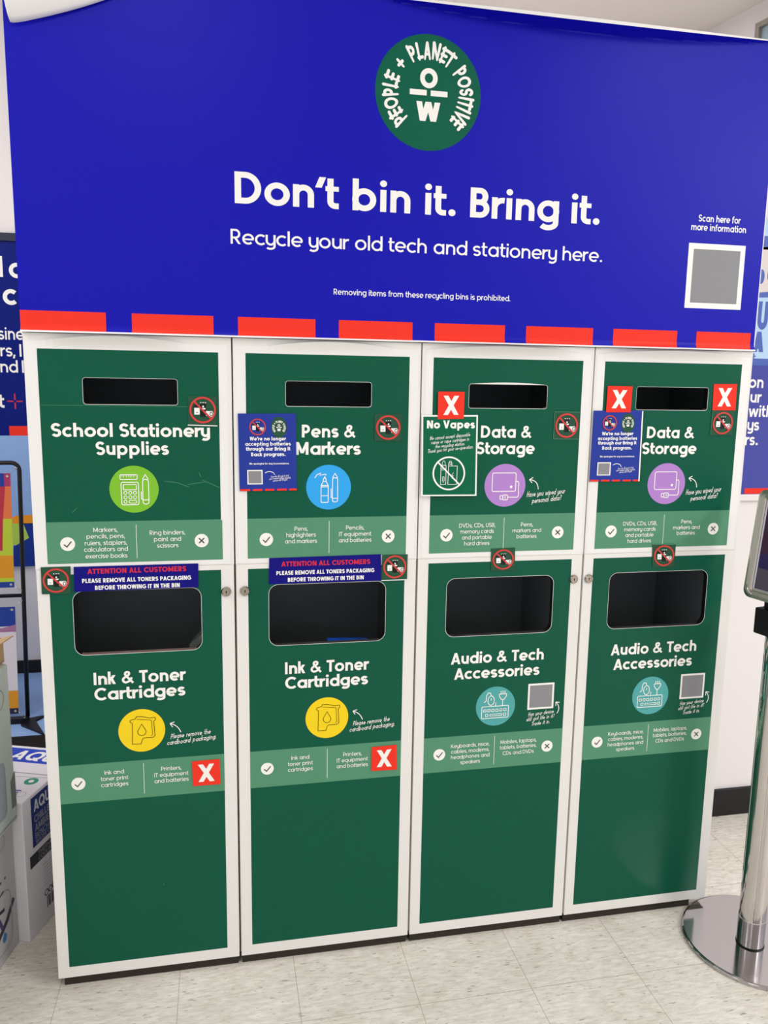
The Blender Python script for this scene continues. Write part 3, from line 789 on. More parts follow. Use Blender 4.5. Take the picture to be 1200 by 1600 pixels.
zs = [HZ0, HZ0+.004, HZ0+.008, HZ0+.012, HZ0+.018] + [HZ0+.018 + (2.44-HZ0-.018)*k/30 for k in range(1, 31)] + [2.440+.004*k for k in range(1, 13)]
for a in range(len(xs)-1):
    for b in range(len(zs)-1):
        q = [(xs[a], zs[b]), (xs[a+1], zs[b]), (xs[a+1], zs[b+1]), (xs[a], zs[b+1])]
        mb.face([(x, -.0035-hdisp(x, z), z-hdrop(x, z)) for x, z in q], M_VINYLW if zs[b+1] <= HZ0+.0041 else M_BLUE, True)
# unprinted white edge along the top
for a in range(len(xs)-1):
    q = [(xs[a], 2.489), (xs[a+1], 2.489)]
    y0_, y1_ = -.0035-hdisp(*q[0]), -.0035-hdisp(*q[1]); w0 = .0015+.005*max(0, math.sin(PI*min(1, max(0, (xs[a]-.75)/(HX1-.75))))); w1 = .0015+.005*max(0, math.sin(PI*min(1, max(0, (xs[a+1]-.75)/(HX1-.75)))))
    za, zb_ = 2.489 - hdrop(xs[a], 2.489), 2.489 - hdrop(xs[a+1], 2.489)
    mb.face([(xs[a], y0_-.0003, za-.5*w0), (xs[a+1], y1_-.0003, zb_-.5*w1), (xs[a+1], y1_-.001, zb_+.7*w1), (xs[a], y0_-.001, za+.7*w0)], M_VINYLW)
    mb.face([(xs[a], y0_-.001, za+.7*w0), (xs[a+1], y1_-.001, zb_+.7*w1), (xs[a+1], -.002, 2.486), (xs[a], -.002, 2.486)], M_VINYLW)
sh = Sheet(mb, (0, -.0035, 0))
write(sh, "Don't bin it. Bring it.", .4864, 1.4135, 2.0057, .071, M_PRINT, w=.185, layer=1, seg=9)
write(sh, "Recycle your old tech and stationery here.", .4754, 1.4272, 1.9134, .0339, M_PRINT, w=.135, layer=1, seg=6)
write(sh, "Removing items from these recycling bins is prohibited.", .7221, 1.1793, 1.8055, .0140, M_PRINT, w=.14, layer=1, seg=3)
write(sh, "Scan here for", 1.6965, 1.8213, 2.0300, .0172, M_PRINT, w=.17, layer=1, seg=4)
write(sh, "more information", 1.6767, 1.8401, 2.0072, .0172, M_PRINT, w=.17, layer=1, seg=4)
sh.rect(1.6738, 1.8060, 1.8434, 1.9742, M_PRINT, 1); sh.rect(1.6890, 1.8205, 1.8290, 1.9595, M_QRGREY, 2)
n0 = len(mb.v)
for k in range(8):
    x0 = -.0003 + .24525*k; x1 = x0 + .1872
    if k == 7: x1 = HX1
    for j in range(8):
        for za, zb in ((HZ0+.0041, HZ0+.008), (HZ0+.008, HZ0+.012), (HZ0+.012, HZ0+.018), (HZ0+.018, 1.7448)):
            a, b = x0+(x1-x0)*j/8, x0+(x1-x0)*(j+1)/8
            mb.face([(x, -.0038-hdisp(x, z), z) for x, z in ((a, za), (b, za), (b, zb), (a, zb))], M_RED)
mb.build('printed_vinyl', root)
mb = MB(); sh = Sheet(mb, (0, -.0035, 0)); emblem(sh, .9502, 2.2855, .1316, M_BADGE, M_PRINT, 1, seg=5); mb.build('emblem', root)
# the top left corner of the vinyl has peeled and rolled forward
mb = MB(); n = 24; rr = 10
def curl(s, t):
    x = -.004 + .37*s
    dr = max(.0, .158*(1-s)**.95 + .012*math.sin(PI*s))
    lead = .016*(1-min(1, s*7))**2
    ang = PI*t*.92
    y = -.004 - (.010 + .030*(1-s))*math.sin(ang)
    z = 2.492 + .006*math.sin(ang)*(1-s) - dr*(1-math.cos(ang))/2
    return (x + lead*t*1.2, y, z + lead*.6*t)
for a in range(n):
    for b in range(rr):
        mb.face([curl(a/n, (b+1)/rr), curl((a+1)/n, (b+1)/rr), curl((a+1)/n, b/rr), curl(a/n, b/rr)], M_VINYLW, True)
o = mb.build('peeled_corner', root, merge=1e-5)
so = o.modifiers.new('thickness', 'SOLIDIFY'); so.thickness = .0012
o['label'] = 'white curled vinyl corner'

# ------------------------------------------------------------------ stickers and notices on the cabinets
def quad_sheet(mb, pts, y=-.0016):
    """pts TL, TR, BR, BL on the cabinet front; returns a sheet with unit coordinates 0..1"""
    TL, TR, BR, BL = pts
    def warp(a, b):
        x = (BL[0]*(1-a)+BR[0]*a)*(1-b) + (TL[0]*(1-a)+TR[0]*a)*b
        z = (BL[1]*(1-a)+BR[1]*a)*(1-b) + (TL[1]*(1-a)+TR[1]*a)*b
        return x, z
    return Sheet(mb, (0, y, 0), warp=warp)
def no_battery(sh, cx, cy, R, kx, layer=2):
    """red prohibition ring over three little batteries; kx = aspect of the carrier"""
    def T(a, b): return (cx + a*R, cy + b*R*kx)
    def poly(pts, mt, l): sh.poly([T(*p) for p in pts], mt, l)
    def rc(x0, y0, x1, y1, mt, l): poly([(x0, y0), (x1, y0), (x1, y1), (x0, y1)], mt, l)
    rc(-.18, -.44, .24, .48, M_BLACK, layer); rc(-.06, .48, .12, .56, M_BLACK, layer)
    for q in ribbon(arc(.03, -.42, .20, .08, 180, 360, 8), .06): poly(q, M_BLACK, layer)
    rc(-.62, -.34, -.22, .20, M_PRINT, layer); rc(-.66, .16, -.2, .34, M_BLACK, layer); rc(-.50, .34, -.34, .42, M_BLACK, layer)
    rc(-.48, -.20, -.36, -.16, M_BLACK, layer+1)
    rc(-.03, .05, .20, .16, M_PRINT, layer+1); poly(arc(.03, .27, .07, .07, 0, 360, 10)[:-1], M_PRINT, layer+1)
    for a in (-.14, .03, .20): rc(a-.045, .52, a+.045, .58, M_PRINT, layer+1)
    rc(.24, -.42, .60, -.06, M_PRINT, layer); poly(arc(.64, -.26, .16, .22, 0, 360, 16)[:-1], M_PRINT, layer+1)
    for q in ribbon(arc(.64, -.26, .10, .14, 0, 360, 14)[:-1], .045, True): poly(q, M_BLACK, layer+2)
    for q in ribbon(arc(0, 0, .915, .915, 0, 360, 40)[:-1], .145, True): poly(q, M_RING, layer+3)
    for q in ribbon([(-.62, .62), (.62, -.62)], .13): poly(q, M_RING, layer+3.2)
BAT = [([(0.3686, 1.555), (0.4387, 1.5542), (0.4374, 1.4824), (0.367, 1.4842)], 'above the end of the Stationery lettering', 'b'),
       ([(0.8283, 1.5154), (0.8995, 1.516), (0.9009, 1.4462), (0.8293, 1.4461)], 'right of the Pens and Markers lettering', ''),
       ([(1.3162, 1.5251), (1.3881, 1.5249), (1.3889, 1.4517), (1.3159, 1.452)], 'with pale outline right of Data on third cabinet', 'o'),
       ([(1.7845, 1.5318), (1.854, 1.5324), (1.8533, 1.4633), (1.7831, 1.4631)], 'directly under the rightmost red X sticker', 'l'),
       ([(0.0142, 1.1413), (0.0824, 1.1414), (0.0802, 1.0732), (0.0136, 1.0744)], 'left of the navy attention strip on the leftmost cabinet', ''),
       ([(0.8541, 1.1484), (0.9231, 1.1478), (0.9228, 1.0792), (0.8535, 1.079)], 'right of the navy attention strip on the second cabinet', 'b'),
       ([(1.154, 1.157), (1.2219, 1.1582), (1.2238, 1.0955), (1.1555, 1.0956)], 'centred above the Audio and Tech opening of the third cabinet', ''),
       ([(1.6303, 1.1575), (1.7035, 1.1566), (1.7029, 1.0897), (1.6354, 1.0899)], 'centred above the Audio and Tech opening of the rightmost cabinet', 't')]
def placard(pts, y, face, thick=.0008):
    """thin solid card standing on the cabinet front"""
    mb = MB(); sh = quad_sheet(mb, pts, y)
    sh.poly([(0, 0), (1, 0), (1, 1), (0, 1)], face, 0)
    f = [sh.P(a, b, 0) for a, b in ((0, 0), (1, 0), (1, 1), (0, 1))]
    bk = [Vector((q.x, y + thick, q.z)) for q in f]
    for i in range(4): mb.face([bk[i], bk[(i+1) % 4], f[(i+1) % 4], f[i]], face)
    mb.face(bk[::-1], face)
    return mb, sh
def base_of(pts, y): return (sum(p[0] for p in pts)/4, y, min(p[1] for p in pts))
for pts, where, ex in BAT:
    mb, sh = placard(pts, -.0024, M_STKG)
    no_battery(sh, .5, .53 if 'b' in ex else .5, .455, 1.0)
    if ex == 'b': sh.rect(0, -.008, 1, .022, M_PRINT, 1)
    if ex == 'o':
        for q in ((0, 0, 1, .016), (0, .984, 1, 1), (0, 0, .016, 1)): sh.rect(*q, M_BAND, 1)
    if ex == 'l': sh.rect(0, .02, .016, .98, M_BAND, 1)
    if ex == 't': sh.rect(0, .975, 1, 1, M_BAND, 1)
    mb.build_thing('battery_sticker', base_of(pts, -.0024), 'dark green no batteries sticker ' + where, 'sticker', 'no batteries stickers')
XS = [([(0.9937, 1.5738), (1.0645, 1.574), (1.064, 1.5048), (0.9944, 1.5031)], 'red square sticker with white X on top of the No Vapes sign'),
      ([(1.4646, 1.595), (1.5371, 1.5949), (1.5361, 1.5254), (1.4638, 1.5248)], 'red square sticker with white X on top of the rightmost blue notice'),
      ([(1.7822, 1.6048), (1.8541, 1.6059), (1.8553, 1.5333), (1.784, 1.5327)], 'red square sticker with white X right of the slot on the rightmost cabinet'),
      ([(0.3575, 0.6125), (0.4281, 0.6134), (0.4291, 0.543), (0.3587, 0.5435)], 'red square sticker with white X on the pale green band of the leftmost cabinet'),
      ([(0.8336, 0.6135), (0.9028, 0.6149), (0.9056, 0.5424), (0.8337, 0.544)], 'red square sticker with white X on the pale green band of the second cabinet')]
for j, (pts, lab) in enumerate(XS):
    y = -.0058 if j == 0 else (-.0046 if j == 1 else -.0026)
    mb, sh = placard(pts, y, M_RED)
    P, W = glyph('X', .20)
    for q, kk in zip(P, P.k): sh.poly([(.205 + a/W*.59, .15 + b*.70) for a, b in q], M_PRINT, 1 + .055*kk)
    mb.build_thing('warning_sticker', base_of(pts, y), lab, 'sticker', 'red X stickers')
ATT = [([(0.0892, 1.1399), (0.3846, 1.1397), (0.3838, 1.0784), (0.0877, 1.0773)], [(0.1205, .355, 1.1212), (.1073, .367, 1.0989), (.1365, .3382, 1.0806)], 'navy attention strip above the ink opening of the leftmost cabinet'),
       ([(0.5606, 1.1479), (0.8511, 1.1502), (0.8522, 1.079), (0.5593, 1.0799)], [(.5914, .8228, 1.1253), (.5786, .8346, 1.1030), (.6076, .8058, 1.0845)], 'navy attention strip above the ink opening of the second cabinet')]
for pts, tx, lab in ATT:
    mb, _ = placard(pts, -.0022, M_NAVY); sh = Sheet(mb, (0, -.0022, 0))
    for (a, b, z), s, mt_, cp in zip(tx, ("ATTENTION ALL CUSTOMERS", "PLEASE REMOVE ALL TONERS PACKAGING", "BEFORE THROWING IT IN THE BIN"), (M_ATTR, M_PRINT, M_PRINT), (.0128, .0106, .0106)):
        write(sh, s, a, b, z, cp, mt_, w=.22, layer=1, seg=4)
    mb.build_thing('attention_strip', base_of(pts, -.0022), lab, 'sign', 'attention strips')
NOTE = [([(0.4869, 1.5134), (0.6291, 1.5146), (0.6309, 1.3216), (0.4889, 1.3211)], 'blue paper notice about batteries left of the Pens and Markers lettering'),
        ([(1.4284, 1.5287), (1.5739, 1.5308), (1.5767, 1.3362), (1.4277, 1.3367)], 'blue paper notice about batteries left of Data and Storage on the rightmost cabinet')]
for j, (pts, lab) in enumerate(NOTE):
    y = -.0032
    mb, sh = placard(pts, y, M_NOTE)
    X = lambda v: (v-75)/1040.0
    Z = lambda v: 1-(v-70)/1385.0
    k = 1040/1385.0
    no_battery(sh, X(420), Z(307), 150/1040.0, k, 1)
    emblem(sh, X(805), Z(315), 142/1040.0, M_STKG, M_PRINT, 1, seg=2, ry=142/1385.0)
    for s, a, b, z in (("We're no longer", 275, 930, 548), ("accepting batteries", 195, 1015, 640), ("through our Bring It", 205, 1005, 728), ("Back program.", 295, 918, 828)):
        write(sh, s, X(a), X(b), Z(z), 66/1385.0, M_PRINT, w=.21, layer=1, seg=4)
    write(sh, "We apologise for any inconvenience.", X(258), X(985), Z(978), 34/1385.0, M_PRINT, w=.18, layer=1, seg=3)
    sh.rect(X(218), Z(1335), X(495), Z(1075), M_PRINT, 1); sh.rect(X(240), Z(1315), X(473), Z(1095), M_QRGREY, 2)
    sh.stroke([(X(715), Z(1165)), (X(690), Z(1125)), (X(640), Z(1106)), (X(590), Z(1106)), (X(540), Z(1130))], .009, M_PRINT, 1)
    for s, a, b, z in (("Scan the QR code to find", 645, 975, 1218), ("your nearest battery recycling", 615, 1005, 1254), ("service with B-cycle", 680, 945, 1290)):
        script(sh, s, X(a), X(b), Z(z), 32/1385.0, M_PRINT, Z(z-22), layer=1)
    for a, b in ((104, 262), (312, 485), (535, 705), (755, 930), (975, 1115)): sh.rect(X(a)-.02 if a == 104 else X(a), 0, X(b), .026, M_RED, 1)
    if j == 1: sh.rect(.975, 0, 1, .99, M_PRINT, 2)
    mb.build_thing('battery_notice', base_of(pts, y), lab, 'notice', 'blue battery notices')
pts = [(0.9519, 1.5135), (1.1032, 1.5147), (1.1039, 1.3028), (0.9535, 1.3037)]
# the No Vapes card bows off the cabinet a little towards its lower edge
mb = MB(); sh = quad_sheet(mb, pts, -.0040)
sh.w = Vector((0, .038, 1)); sh.o = Vector((0, -.0040 - .038*1.5147, 0))
sh.poly([(0, 0), (1, 0), (1, 1), (0, 1)], M_PRINT, 0)
f = [sh.P(a, b, 0) for a, b in ((0, 0), (1, 0), (1, 1), (0, 1))]; bk = [Vector((q.x, q.y + .0009, q.z)) for q in f]
for i in range(4): mb.face([bk[i], bk[(i+1) % 4], f[(i+1) % 4], f[i]], M_PRINT)
mb.face(bk[::-1], M_PRINT)
X = lambda v: (v-21)/772.0
Z = lambda v: 1-(v-385)/1118.0
sh.rect(.028, .018, .972, .980, M_VAPEG, 1)
write(sh, "No Vapes", X(92), X(752), Z(568), 110/1118.0, M_PRINT, w=.23, layer=2, seg=5)
for s, a, b, z, zb in (("We cannot accept disposable", 135, 690, 728, 672), ("vapes or vape cartridges in", 153, 672, 785, 733), ("the recycling station.", 212, 615, 838, 798), ("Thank you for your co-operation.", 110, 733, 905, 840)):
    script(sh, s, X(a), X(b), Z(z), 42/1118.0, M_PRINT, Z(zb))
def VT(px): return [(X(a), Z(b)) for a, b in px]
def vst(px, w=7, closed=False):
    sh.k = (sh.k + 1) % 14
    for q in ribbon(px, w, closed): sh.poly(VT(q), M_PRINT, 2 + .055*sh.k)
vst(arc(400, 1187, 216, 224, 0, 360, 48)[:-1], 22, True); vst([(250, 1035), (545, 1340)], 20)
vst([(290, 1075), (360, 1075), (358, 1340), (285, 1340)], 7, True); vst([(288, 1120), (360, 1120)], 6); vst([(288, 1140), (360, 1140)], 6)
vst([(305, 1075), (310, 1030), (330, 1012), (345, 1030), (348, 1075)], 6)
vst(rounded(313, 1232, 335, 1298, 10, 3), 6, True); vst(arc(322, 1312, 3, 3, 0, 360, 8)[:-1], 5, True)
vst([(395, 1085), (515, 1085), (510, 1340), (387, 1340)], 7, True); vst([(395, 1085), (397, 1040), (440, 1040), (440, 1085)], 7); vst([(395, 1062), (440, 1062)], 6)
vst([(405, 1040), (408, 1018), (432, 1018), (434, 1040)], 6); vst([(465, 1175), (435, 1215), (462, 1215), (440, 1260)], 6)
mb.build_thing('vapes_sign', base_of(pts, -.004), 'green No Vapes sign with white border left of Data and Storage', 'sign')

# ------------------------------------------------------------------ chrome sign stand at right
PC = Vector((1.922, -.185, 0))
root = thing('sign_stand', (PC.x, PC.y, 0), 'chrome pole sign stand on a round steel base at right of the cabinets', 'sign stand')
mb = MB(); mb.lathe([(.203, 0), (.203, .007), (.201, .010), (.197, .0115), (.02, .0125)], (1.950, -.172, 0), M_CHROMED, n=96); mb.build('base', root)
mb = MB(); prof = []
n = 64
for k in range(n):
    a = 2*PI*k/n; r = .0365
    if k % 16 in (7, 8): r = .0335
    prof.append((PC.x + r*math.cos(a+.35), PC.y + r*math.sin(a+.35)))
for k in range(n):
    a, b = prof[k], prof[(k+1) % n]
    mb.face([(a[0], a[1], .096), (b[0], b[1], .096), (b[0], b[1], .93), (a[0], a[1], .93)], M_CHROME, False)
mb.face([(a[0], a[1], .93) for a in prof], M_CHROME); mb.build('pole', root)
mb = MB(); mb.lathe([(.0375, .0125), (.0375, .094), (.0368, .0965)], (PC.x, PC.y, 0), M_CHROMED, n=64); mb.lathe([(.0385, .0125), (.0385, .016)], (PC.x, PC.y, 0), M_BLACKP, n=48); mb.build('collar', root)
ang = math.radians(13); d = Vector((math.sin(ang), -math.cos(ang), 0)); nn = Vector((-math.cos(ang), -math.sin(ang), 0)); th = math.radians(6)
uz = Vector((0, 0, math.cos(th))) - nn*math.sin(th); fn = d.cross(uz).normalized()
BL = Vector((1.8676, -.0913, 1.0242)); FW, FH, FB = .235, .30, .034
def FP(u, w, o=0): return BL + d*u + uz*w + fn*o
mb = MB()
Mx = Matrix(((d.x, nn.x, 0, PC.x), (d.y, nn.y, 0, PC.y), (0, 0, 1, 0), (0, 0, 0, 1)))
mb.box((-.055, -.040, .932), (.055, .040, 1.004), M_BLACKP, Mx); mb.box((-.040, -.012, 1.004), (.040, .026, 1.040), M_BLACKP, Mx); mb.build('bracket', root, bevel=.003)
# rounded aluminium snap frame
mb = MB(); ro = rounded(0, 0, FW, FH, .022, 6); ri = rounded(FB-.008, FB-.008, FW-FB+.008, FH-FB+.008, .003, 6)
rm = rounded(.010, .010, FW-.010, FH-.010, .017, 6); rm2 = rounded(.020, .020, FW-.020, FH-.020, .008, 6); rg = rounded(.0215, .0215, FW-.0215, FH-.0215, .007, 6)
M_ALUD = mat('dark_frame_edge', (84, 78, 72), .5)
loops = [(ro, -.012), (ro, .004), (rm, .0095), (rm2, .0075), (rg, .0045), (ri, .0030), (ri, -.002)]
for (l0, o0), (l1, o1) in zip(loops, loops[1:]):
    for k in range(len(ro)):
        j = (k+1) % len(ro)
        mb.face([FP(*l0[k], o0), FP(*l0[j], o0), FP(*l1[j], o1), FP(*l1[k], o1)], M_ALUD if l0 is ro and l1 is ro else (M_ALUD if l1 is ri and l0 is ri else M_ALU), False)
mb.face([FP(*q, -.012) for q in ro][::-1], M_BLACKP); fr = mb.build('snap_frame', root)
mb = MB()
for (u, w) in ((.031, .031), (FW-.031, .031), (.031, FH-.031), (FW-.031, FH-.031)):
    pass
mb = MB(); sh = Sheet(mb, FP(0, 0, .001), d, uz)
a, b, c_, e = FB-.008, FB-.008, FW-FB+.008, FH-FB+.008
sh.rect(a, b, c_, e, mat('poster_lilac_margin', (215, 208, 222), .3), 0)
a += .0055; b += .002; c_ -= .0055; e -= .002
sh.rect(a, b, c_, b+.058, mat('poster_grey_print', (84, 77, 90), .3), 1); sh.rect(a, b+.058, c_, b+.100, mat('poster_navy_print', (46, 38, 86), .3), 1)
sh.rect(a, b+.100, c_, e, mat('poster_maroon_print', (64, 38, 62), .3), 1)
mb.build('poster', root)
mb = MB()
for q in ([(0.004, FH-.004), (.028, FH-.004), (.028, FH+.004), (.014, FH+.006)],):
    fpts = [FP(u, w, .0085) for u, w in q]
mb.tube([FP(.034, .012, .0085), FP(.020, .018, .0100), FP(.014, .034, .0088)], .003, M_CHROME, 8); mb.build('corner_clip', root)

# ------------------------------------------------------------------ wall poster at right
def write_frag(sh, s, x0, z, cap, mt, w, layer=2, k=1.0, X=.72):
    polys, W = layout(s, w, 6, X=X)
    for q, dl in polys: sh.poly([(x0 + a*cap*k, z + b*cap) for a, b in q], mt, layer + dl)
mb = MB(); PY = .468
mb.box((2.06, PY, 1.2265), (2.95, .4775, 2.15), mat('poster_blue_print', (68, 72, 160), .4))
sh = Sheet(mb, (0, PY, 0)); LB = mat('poster_pale_blue_print', (182, 212, 240), .4); WB = mat('poster_mid_blue_print', (78, 102, 180), .4)
sh.rect(2.06, 1.694, 2.95, 2.15, LB, 1)
sh.poly([(2.10, 1.90), (2.36, 1.925), (2.36, 2.075), (2.10, 2.05)], mat('poster_warm_grey_print', (222, 212, 208), .4), 2)
sh.rect(2.06, 2.056, 2.95, 2.10, WB, 2)
sh.disc(2.243, 1.968, .012, WB, 3, ry=.024, n=20); sh.disc(2.283, 1.975, .018, WB, 3, ry=.03, n=20)
sh.poly([(2.10, 1.893), (2.36, 1.905), (2.36, 1.928), (2.10, 1.902)], WB, 3)
write_frag(sh, "BU", 2.200, 1.7945, .0925, WB, .24, 3, .62); write_frag(sh, "LA", 2.205, 1.7185, .068, WB, .30, 3, .75)
write_frag(sh, "rit", 2.212, 1.683, .032, WB, .16, 4, 1.0)
sh.rect(2.06, 1.674, 2.95, 1.6965, WB, 2)
for s, x, z in (("hon", 2.203, 1.597), ("ur", 2.2420, 1.5465), ("with", 2.2400, 1.4972), ("ys", 2.2395, 1.4505), ("rs.", 2.2360, 1.3990)):
    write_frag(sh, s, x, z, .040, M_PRINT, .175, 2, .98)
sh.rect(2.2518, 1.2275, 2.345, 1.247, M_RED, 1)
mb.build_thing('wall_poster', (2.5, .473, 1.2265), 'blue wall poster with white lettering above the white rail at right edge', 'poster')

# ------------------------------------------------------------------ wall poster and banner stand at left
LNAVY = mat('deep_blue_print', (2, 24, 116), .35, spec=.12); LBL = mat('powder_blue_print', (140, 174, 222), .4)
mb = MB(); PY = 1.882; z0_, z1_ = .722, 2.2123
mb.box((-1.20, PY, z0_), (-.16, 1.8995, z1_), LNAVY)
sh = Sheet(mb, (0, PY, 0)); DF = mat('charcoal_poster_rail', (40, 46, 62), .4)
ORG = mat('orange_print', (238, 152, 32), .4); LIMEB = mat('lime_block_print', (176, 208, 84), .4); NV2 = mat('blue_block_print', (18, 52, 140), .4)
sh.rect(-1.20, z0_, -.16, 1.3306, LBL, 1); sh.rect(-.4918, 1.3306, -.30, 1.374, M_RED, 2)
sh.poly([(-.515, .924), (-.515, .950), (-.48, .963), (-.38, .966), (-.38, .924)], ORG, 2)
sh.poly([(-.515, .926), (-.456, .926), (-.434, .857), (-.495, .822), (-.515, .83)], LIMEB, 3)
sh.poly([(-.456, .926), (-.40, .926), (-.38, .722), (-.51, .7225), (-.503, .82), (-.434, .857)], NV2, 2)
for s, x, z, cp, w in (("l", -.4965, 2.027, .086, .19), ("c", -.4550, 2.025, .088, .19), ("c", -.4865, 1.909, .092, .19), ("l", -.4235, 1.6130, .053, .15), ("l", -.4300, 1.684, .053, .15), ("t", -.5300, 1.4560, .060, .19)):
    write_frag(sh, s, x, z, cp, M_PRINT, w, 2)
for s, x0, x1, z in (("sine", -.5150, -.4080, 1.7575), ("rs,", -.5100, -.4480, 1.684), ("nd", -.5140, -.4400, 1.6130)):
    write(sh, s, x0, x1, z, .053, M_PRINT, w=.15, layer=2)
for q in ((-.4937, 1.482, -.467, 1.488), (-.455, 1.482, -.4285, 1.488), (-.464, 1.491, -.458, 1.5195), (-.464, 1.4505, -.458, 1.479)):
    sh.rect(*q, M_ATTR, 2)
o = mb.build_thing('wall_poster', (-.7, 1.89, z0_), 'deep blue and pale blue wall poster behind the black banner stand', 'poster')
mb = MB(); mb.box((-1.21, 1.872, 2.180), (-.15, 1.8995, 2.2135), DF); mb.build('top_rail', o)

# low platform the banner stand is on
mb = MB(); mb.box((-1.6, 1.165, 0), (.28, 1.8855, .155), M_SKIRT); pf = mb.build_thing('display_platform', (-.6, 1.5, 0), 'low pale blue topped platform with black front edge under the banner stand', 'platform')
mb = MB(); mb.box((-1.6, 1.167, .155), (.28, 1.8855, .2), LBL); mb.box((-1.602, 1.158, .150), (.282, 1.1665, .2), M_SKIRT); mb.build('platform_top', pf)

root = thing('banner_stand', (-.62, 1.3, .2), 'black metal tube banner stand with flat feet on the blue platform', 'banner stand')
def LP(x, z, o=0): return Vector((x, 1.3 + .0943*(z-.2) + o, z))
xr, xl = -.3465, -.93; zt = 1.255
mb = MB()
pts = [LP(xl, .225), LP(xl, zt-.03)] + [LP(xl+.03*(1-math.cos(a)), zt-.03+.03*math.sin(a)) for a in (.4, .8, 1.2, PI/2)] + [LP(xr-.03*(1-math.cos(a)), zt-.03+.03*math.sin(a)) for a in (PI/2, 1.2, .8, .4)] + [LP(xr, zt-.03), LP(xr, .225)]
mb.tube(pts, .0085, M_BLACKM, 12); mb.build('frame', root)
mb = MB(); mb.tube([LP(xl, .722), LP(xr, .722)], .0075, M_BLACKM, 10); mb.build('crossbar', root)
mb = MB(); mb.box((xl-.01, 1.285, .2005), (xr+.004, 1.315, .222), M_BLACKM); mb.build('foot_rail', root)
for xf in (xr, xl):
    mb = MB()
    P2 = [(xf-.030, 1.30), (xf-.018, 1.262), (xf+.092, 1.155), (xf+.030, 1.295), (xf+.062, 1.345), (xf-.005, 1.322)]
    cx_ = xf+.002
    for k in range(len(P2)):
        a, b = P2[k], P2[(k+1) % len(P2)]
        mb.face([(a[0], a[1], .2005), (b[0], b[1], .2005), (b[0], b[1], .209), (a[0], a[1], .209)], M_BLACKM)
    for t in tessellate_polygon([[Vector((x, y, 0)) for x, y in P2]]):
        mb.face([(P2[k][0], P2[k][1], .209) for k in t], M_BLACKM); mb.face([(P2[k][0], P2[k][1], .2005) for k in t][::-1], M_BLACKM)
    mb.build('foot', root)
def hook(x, z, sx, sz):
    mb = MB(); c0 = LP(x, z, -.004)
    mb.tube([c0 + Vector((.006*math.cos(a), -.002, .006*math.sin(a))) for a in [k*.5 for k in range(12)]], .0014, M_CHROME, 6)
    mb.tube([c0, c0 + Vector((-.022*sx, -.001, .020*sz))], .0009, M_CHROME, 6); mb.build('hook', root)
hook(xr-.012, 1.232, 1, -1); hook(xr-.010, .742, 1, 1); hook(xr-.010, .702, 1, -1); hook(xr-.012, .228, 1, 1)
def hang(name, lab, z0, z1, blocks, xe=-.379):
    mb = MB(); o_ = -.006
    A4 = [LP(-.90, z0, o_), LP(xe, z0, o_), LP(xe, z1, o_), LP(-.90, z1, o_)]; bq = [q + Vector((0, .002, 0)) for q in A4]
    wm = mat('lilac_white_banner', (206, 200, 210), .5)
    mb.face(A4, wm); mb.face(bq[::-1], wm)
    for i in range(4): mb.face([bq[i], bq[(i+1) % 4], A4[(i+1) % 4], A4[i]], wm)
    for pts, mt in blocks: mb.face([LP(x, z, o_-.0006*(1 + .01*blocks.index((pts, mt)))) for x, z in pts], mt)
    for z in (z0+.012, z1-.012):
        c0 = LP(xe-.012, z, o_-.001); mb.face([c0 + Vector((.005*math.cos(-k*.52), -.0006, -.005*math.sin(-k*.52))) for k in range(12)], M_ALU)
    return mb.build_thing(name, (-.64, 1.3, z0), lab, 'banner')
MAG = mat('magenta_print', (158, 42, 92), .45); RDO = mat('rust_orange_print', (212, 108, 62), .45); MAR = mat('crimson_print', (172, 40, 62), .45)
LME = mat('olive_lime_print', (170, 190, 50), .45); ORB = mat('amber_print', (206, 140, 28), .45); PNK = mat('mauve_print', (150, 105, 145), .45)
R = lambda a, b, c, e_: [(a, c), (b, c), (b, e_), (a, e_)]
xe = -.379
hang('hanging_banner', 'multicoloured banner hung in the upper half of the black stand', .757, 1.2145,
     [(R(-.90, -.403, 1.15, 1.2145), NV2), (R(-.403, xe, 1.162, 1.2145), MAG), ([(-.412, 1.033), (xe, 1.033), (xe, 1.162), (-.400, 1.162)], RDO),
      ([(-.90, .93), (-.418, .905), (-.412, 1.033), (-.400, 1.162), (-.43, 1.162), (-.90, 1.14)], MAR),
      ([(-.418, .904), (xe, .904), (xe, 1.033), (-.412, 1.033)], LME), (R(-.90, xe, .886, .904), LME), (R(-.90, xe, .796, .886), ORB), (R(-.90, xe, .780, .796), LME), (R(-.90, xe, .757, .780), NV2)])
hang('hanging_banner', 'blue and lilac banner hung in the lower half of the black stand', .2405, .679,
     [(R(-.90, xe, .600, .679), NV2), ([(-.90, .577), (xe, .577), (xe, .606), (-.43, .594), (-.90, .585)], PNK), (R(-.90, xe, .264, .336), ORB), (R(-.90, xe, .2405, .264), mat('ink_navy_print', (28, 30, 58), .45))])

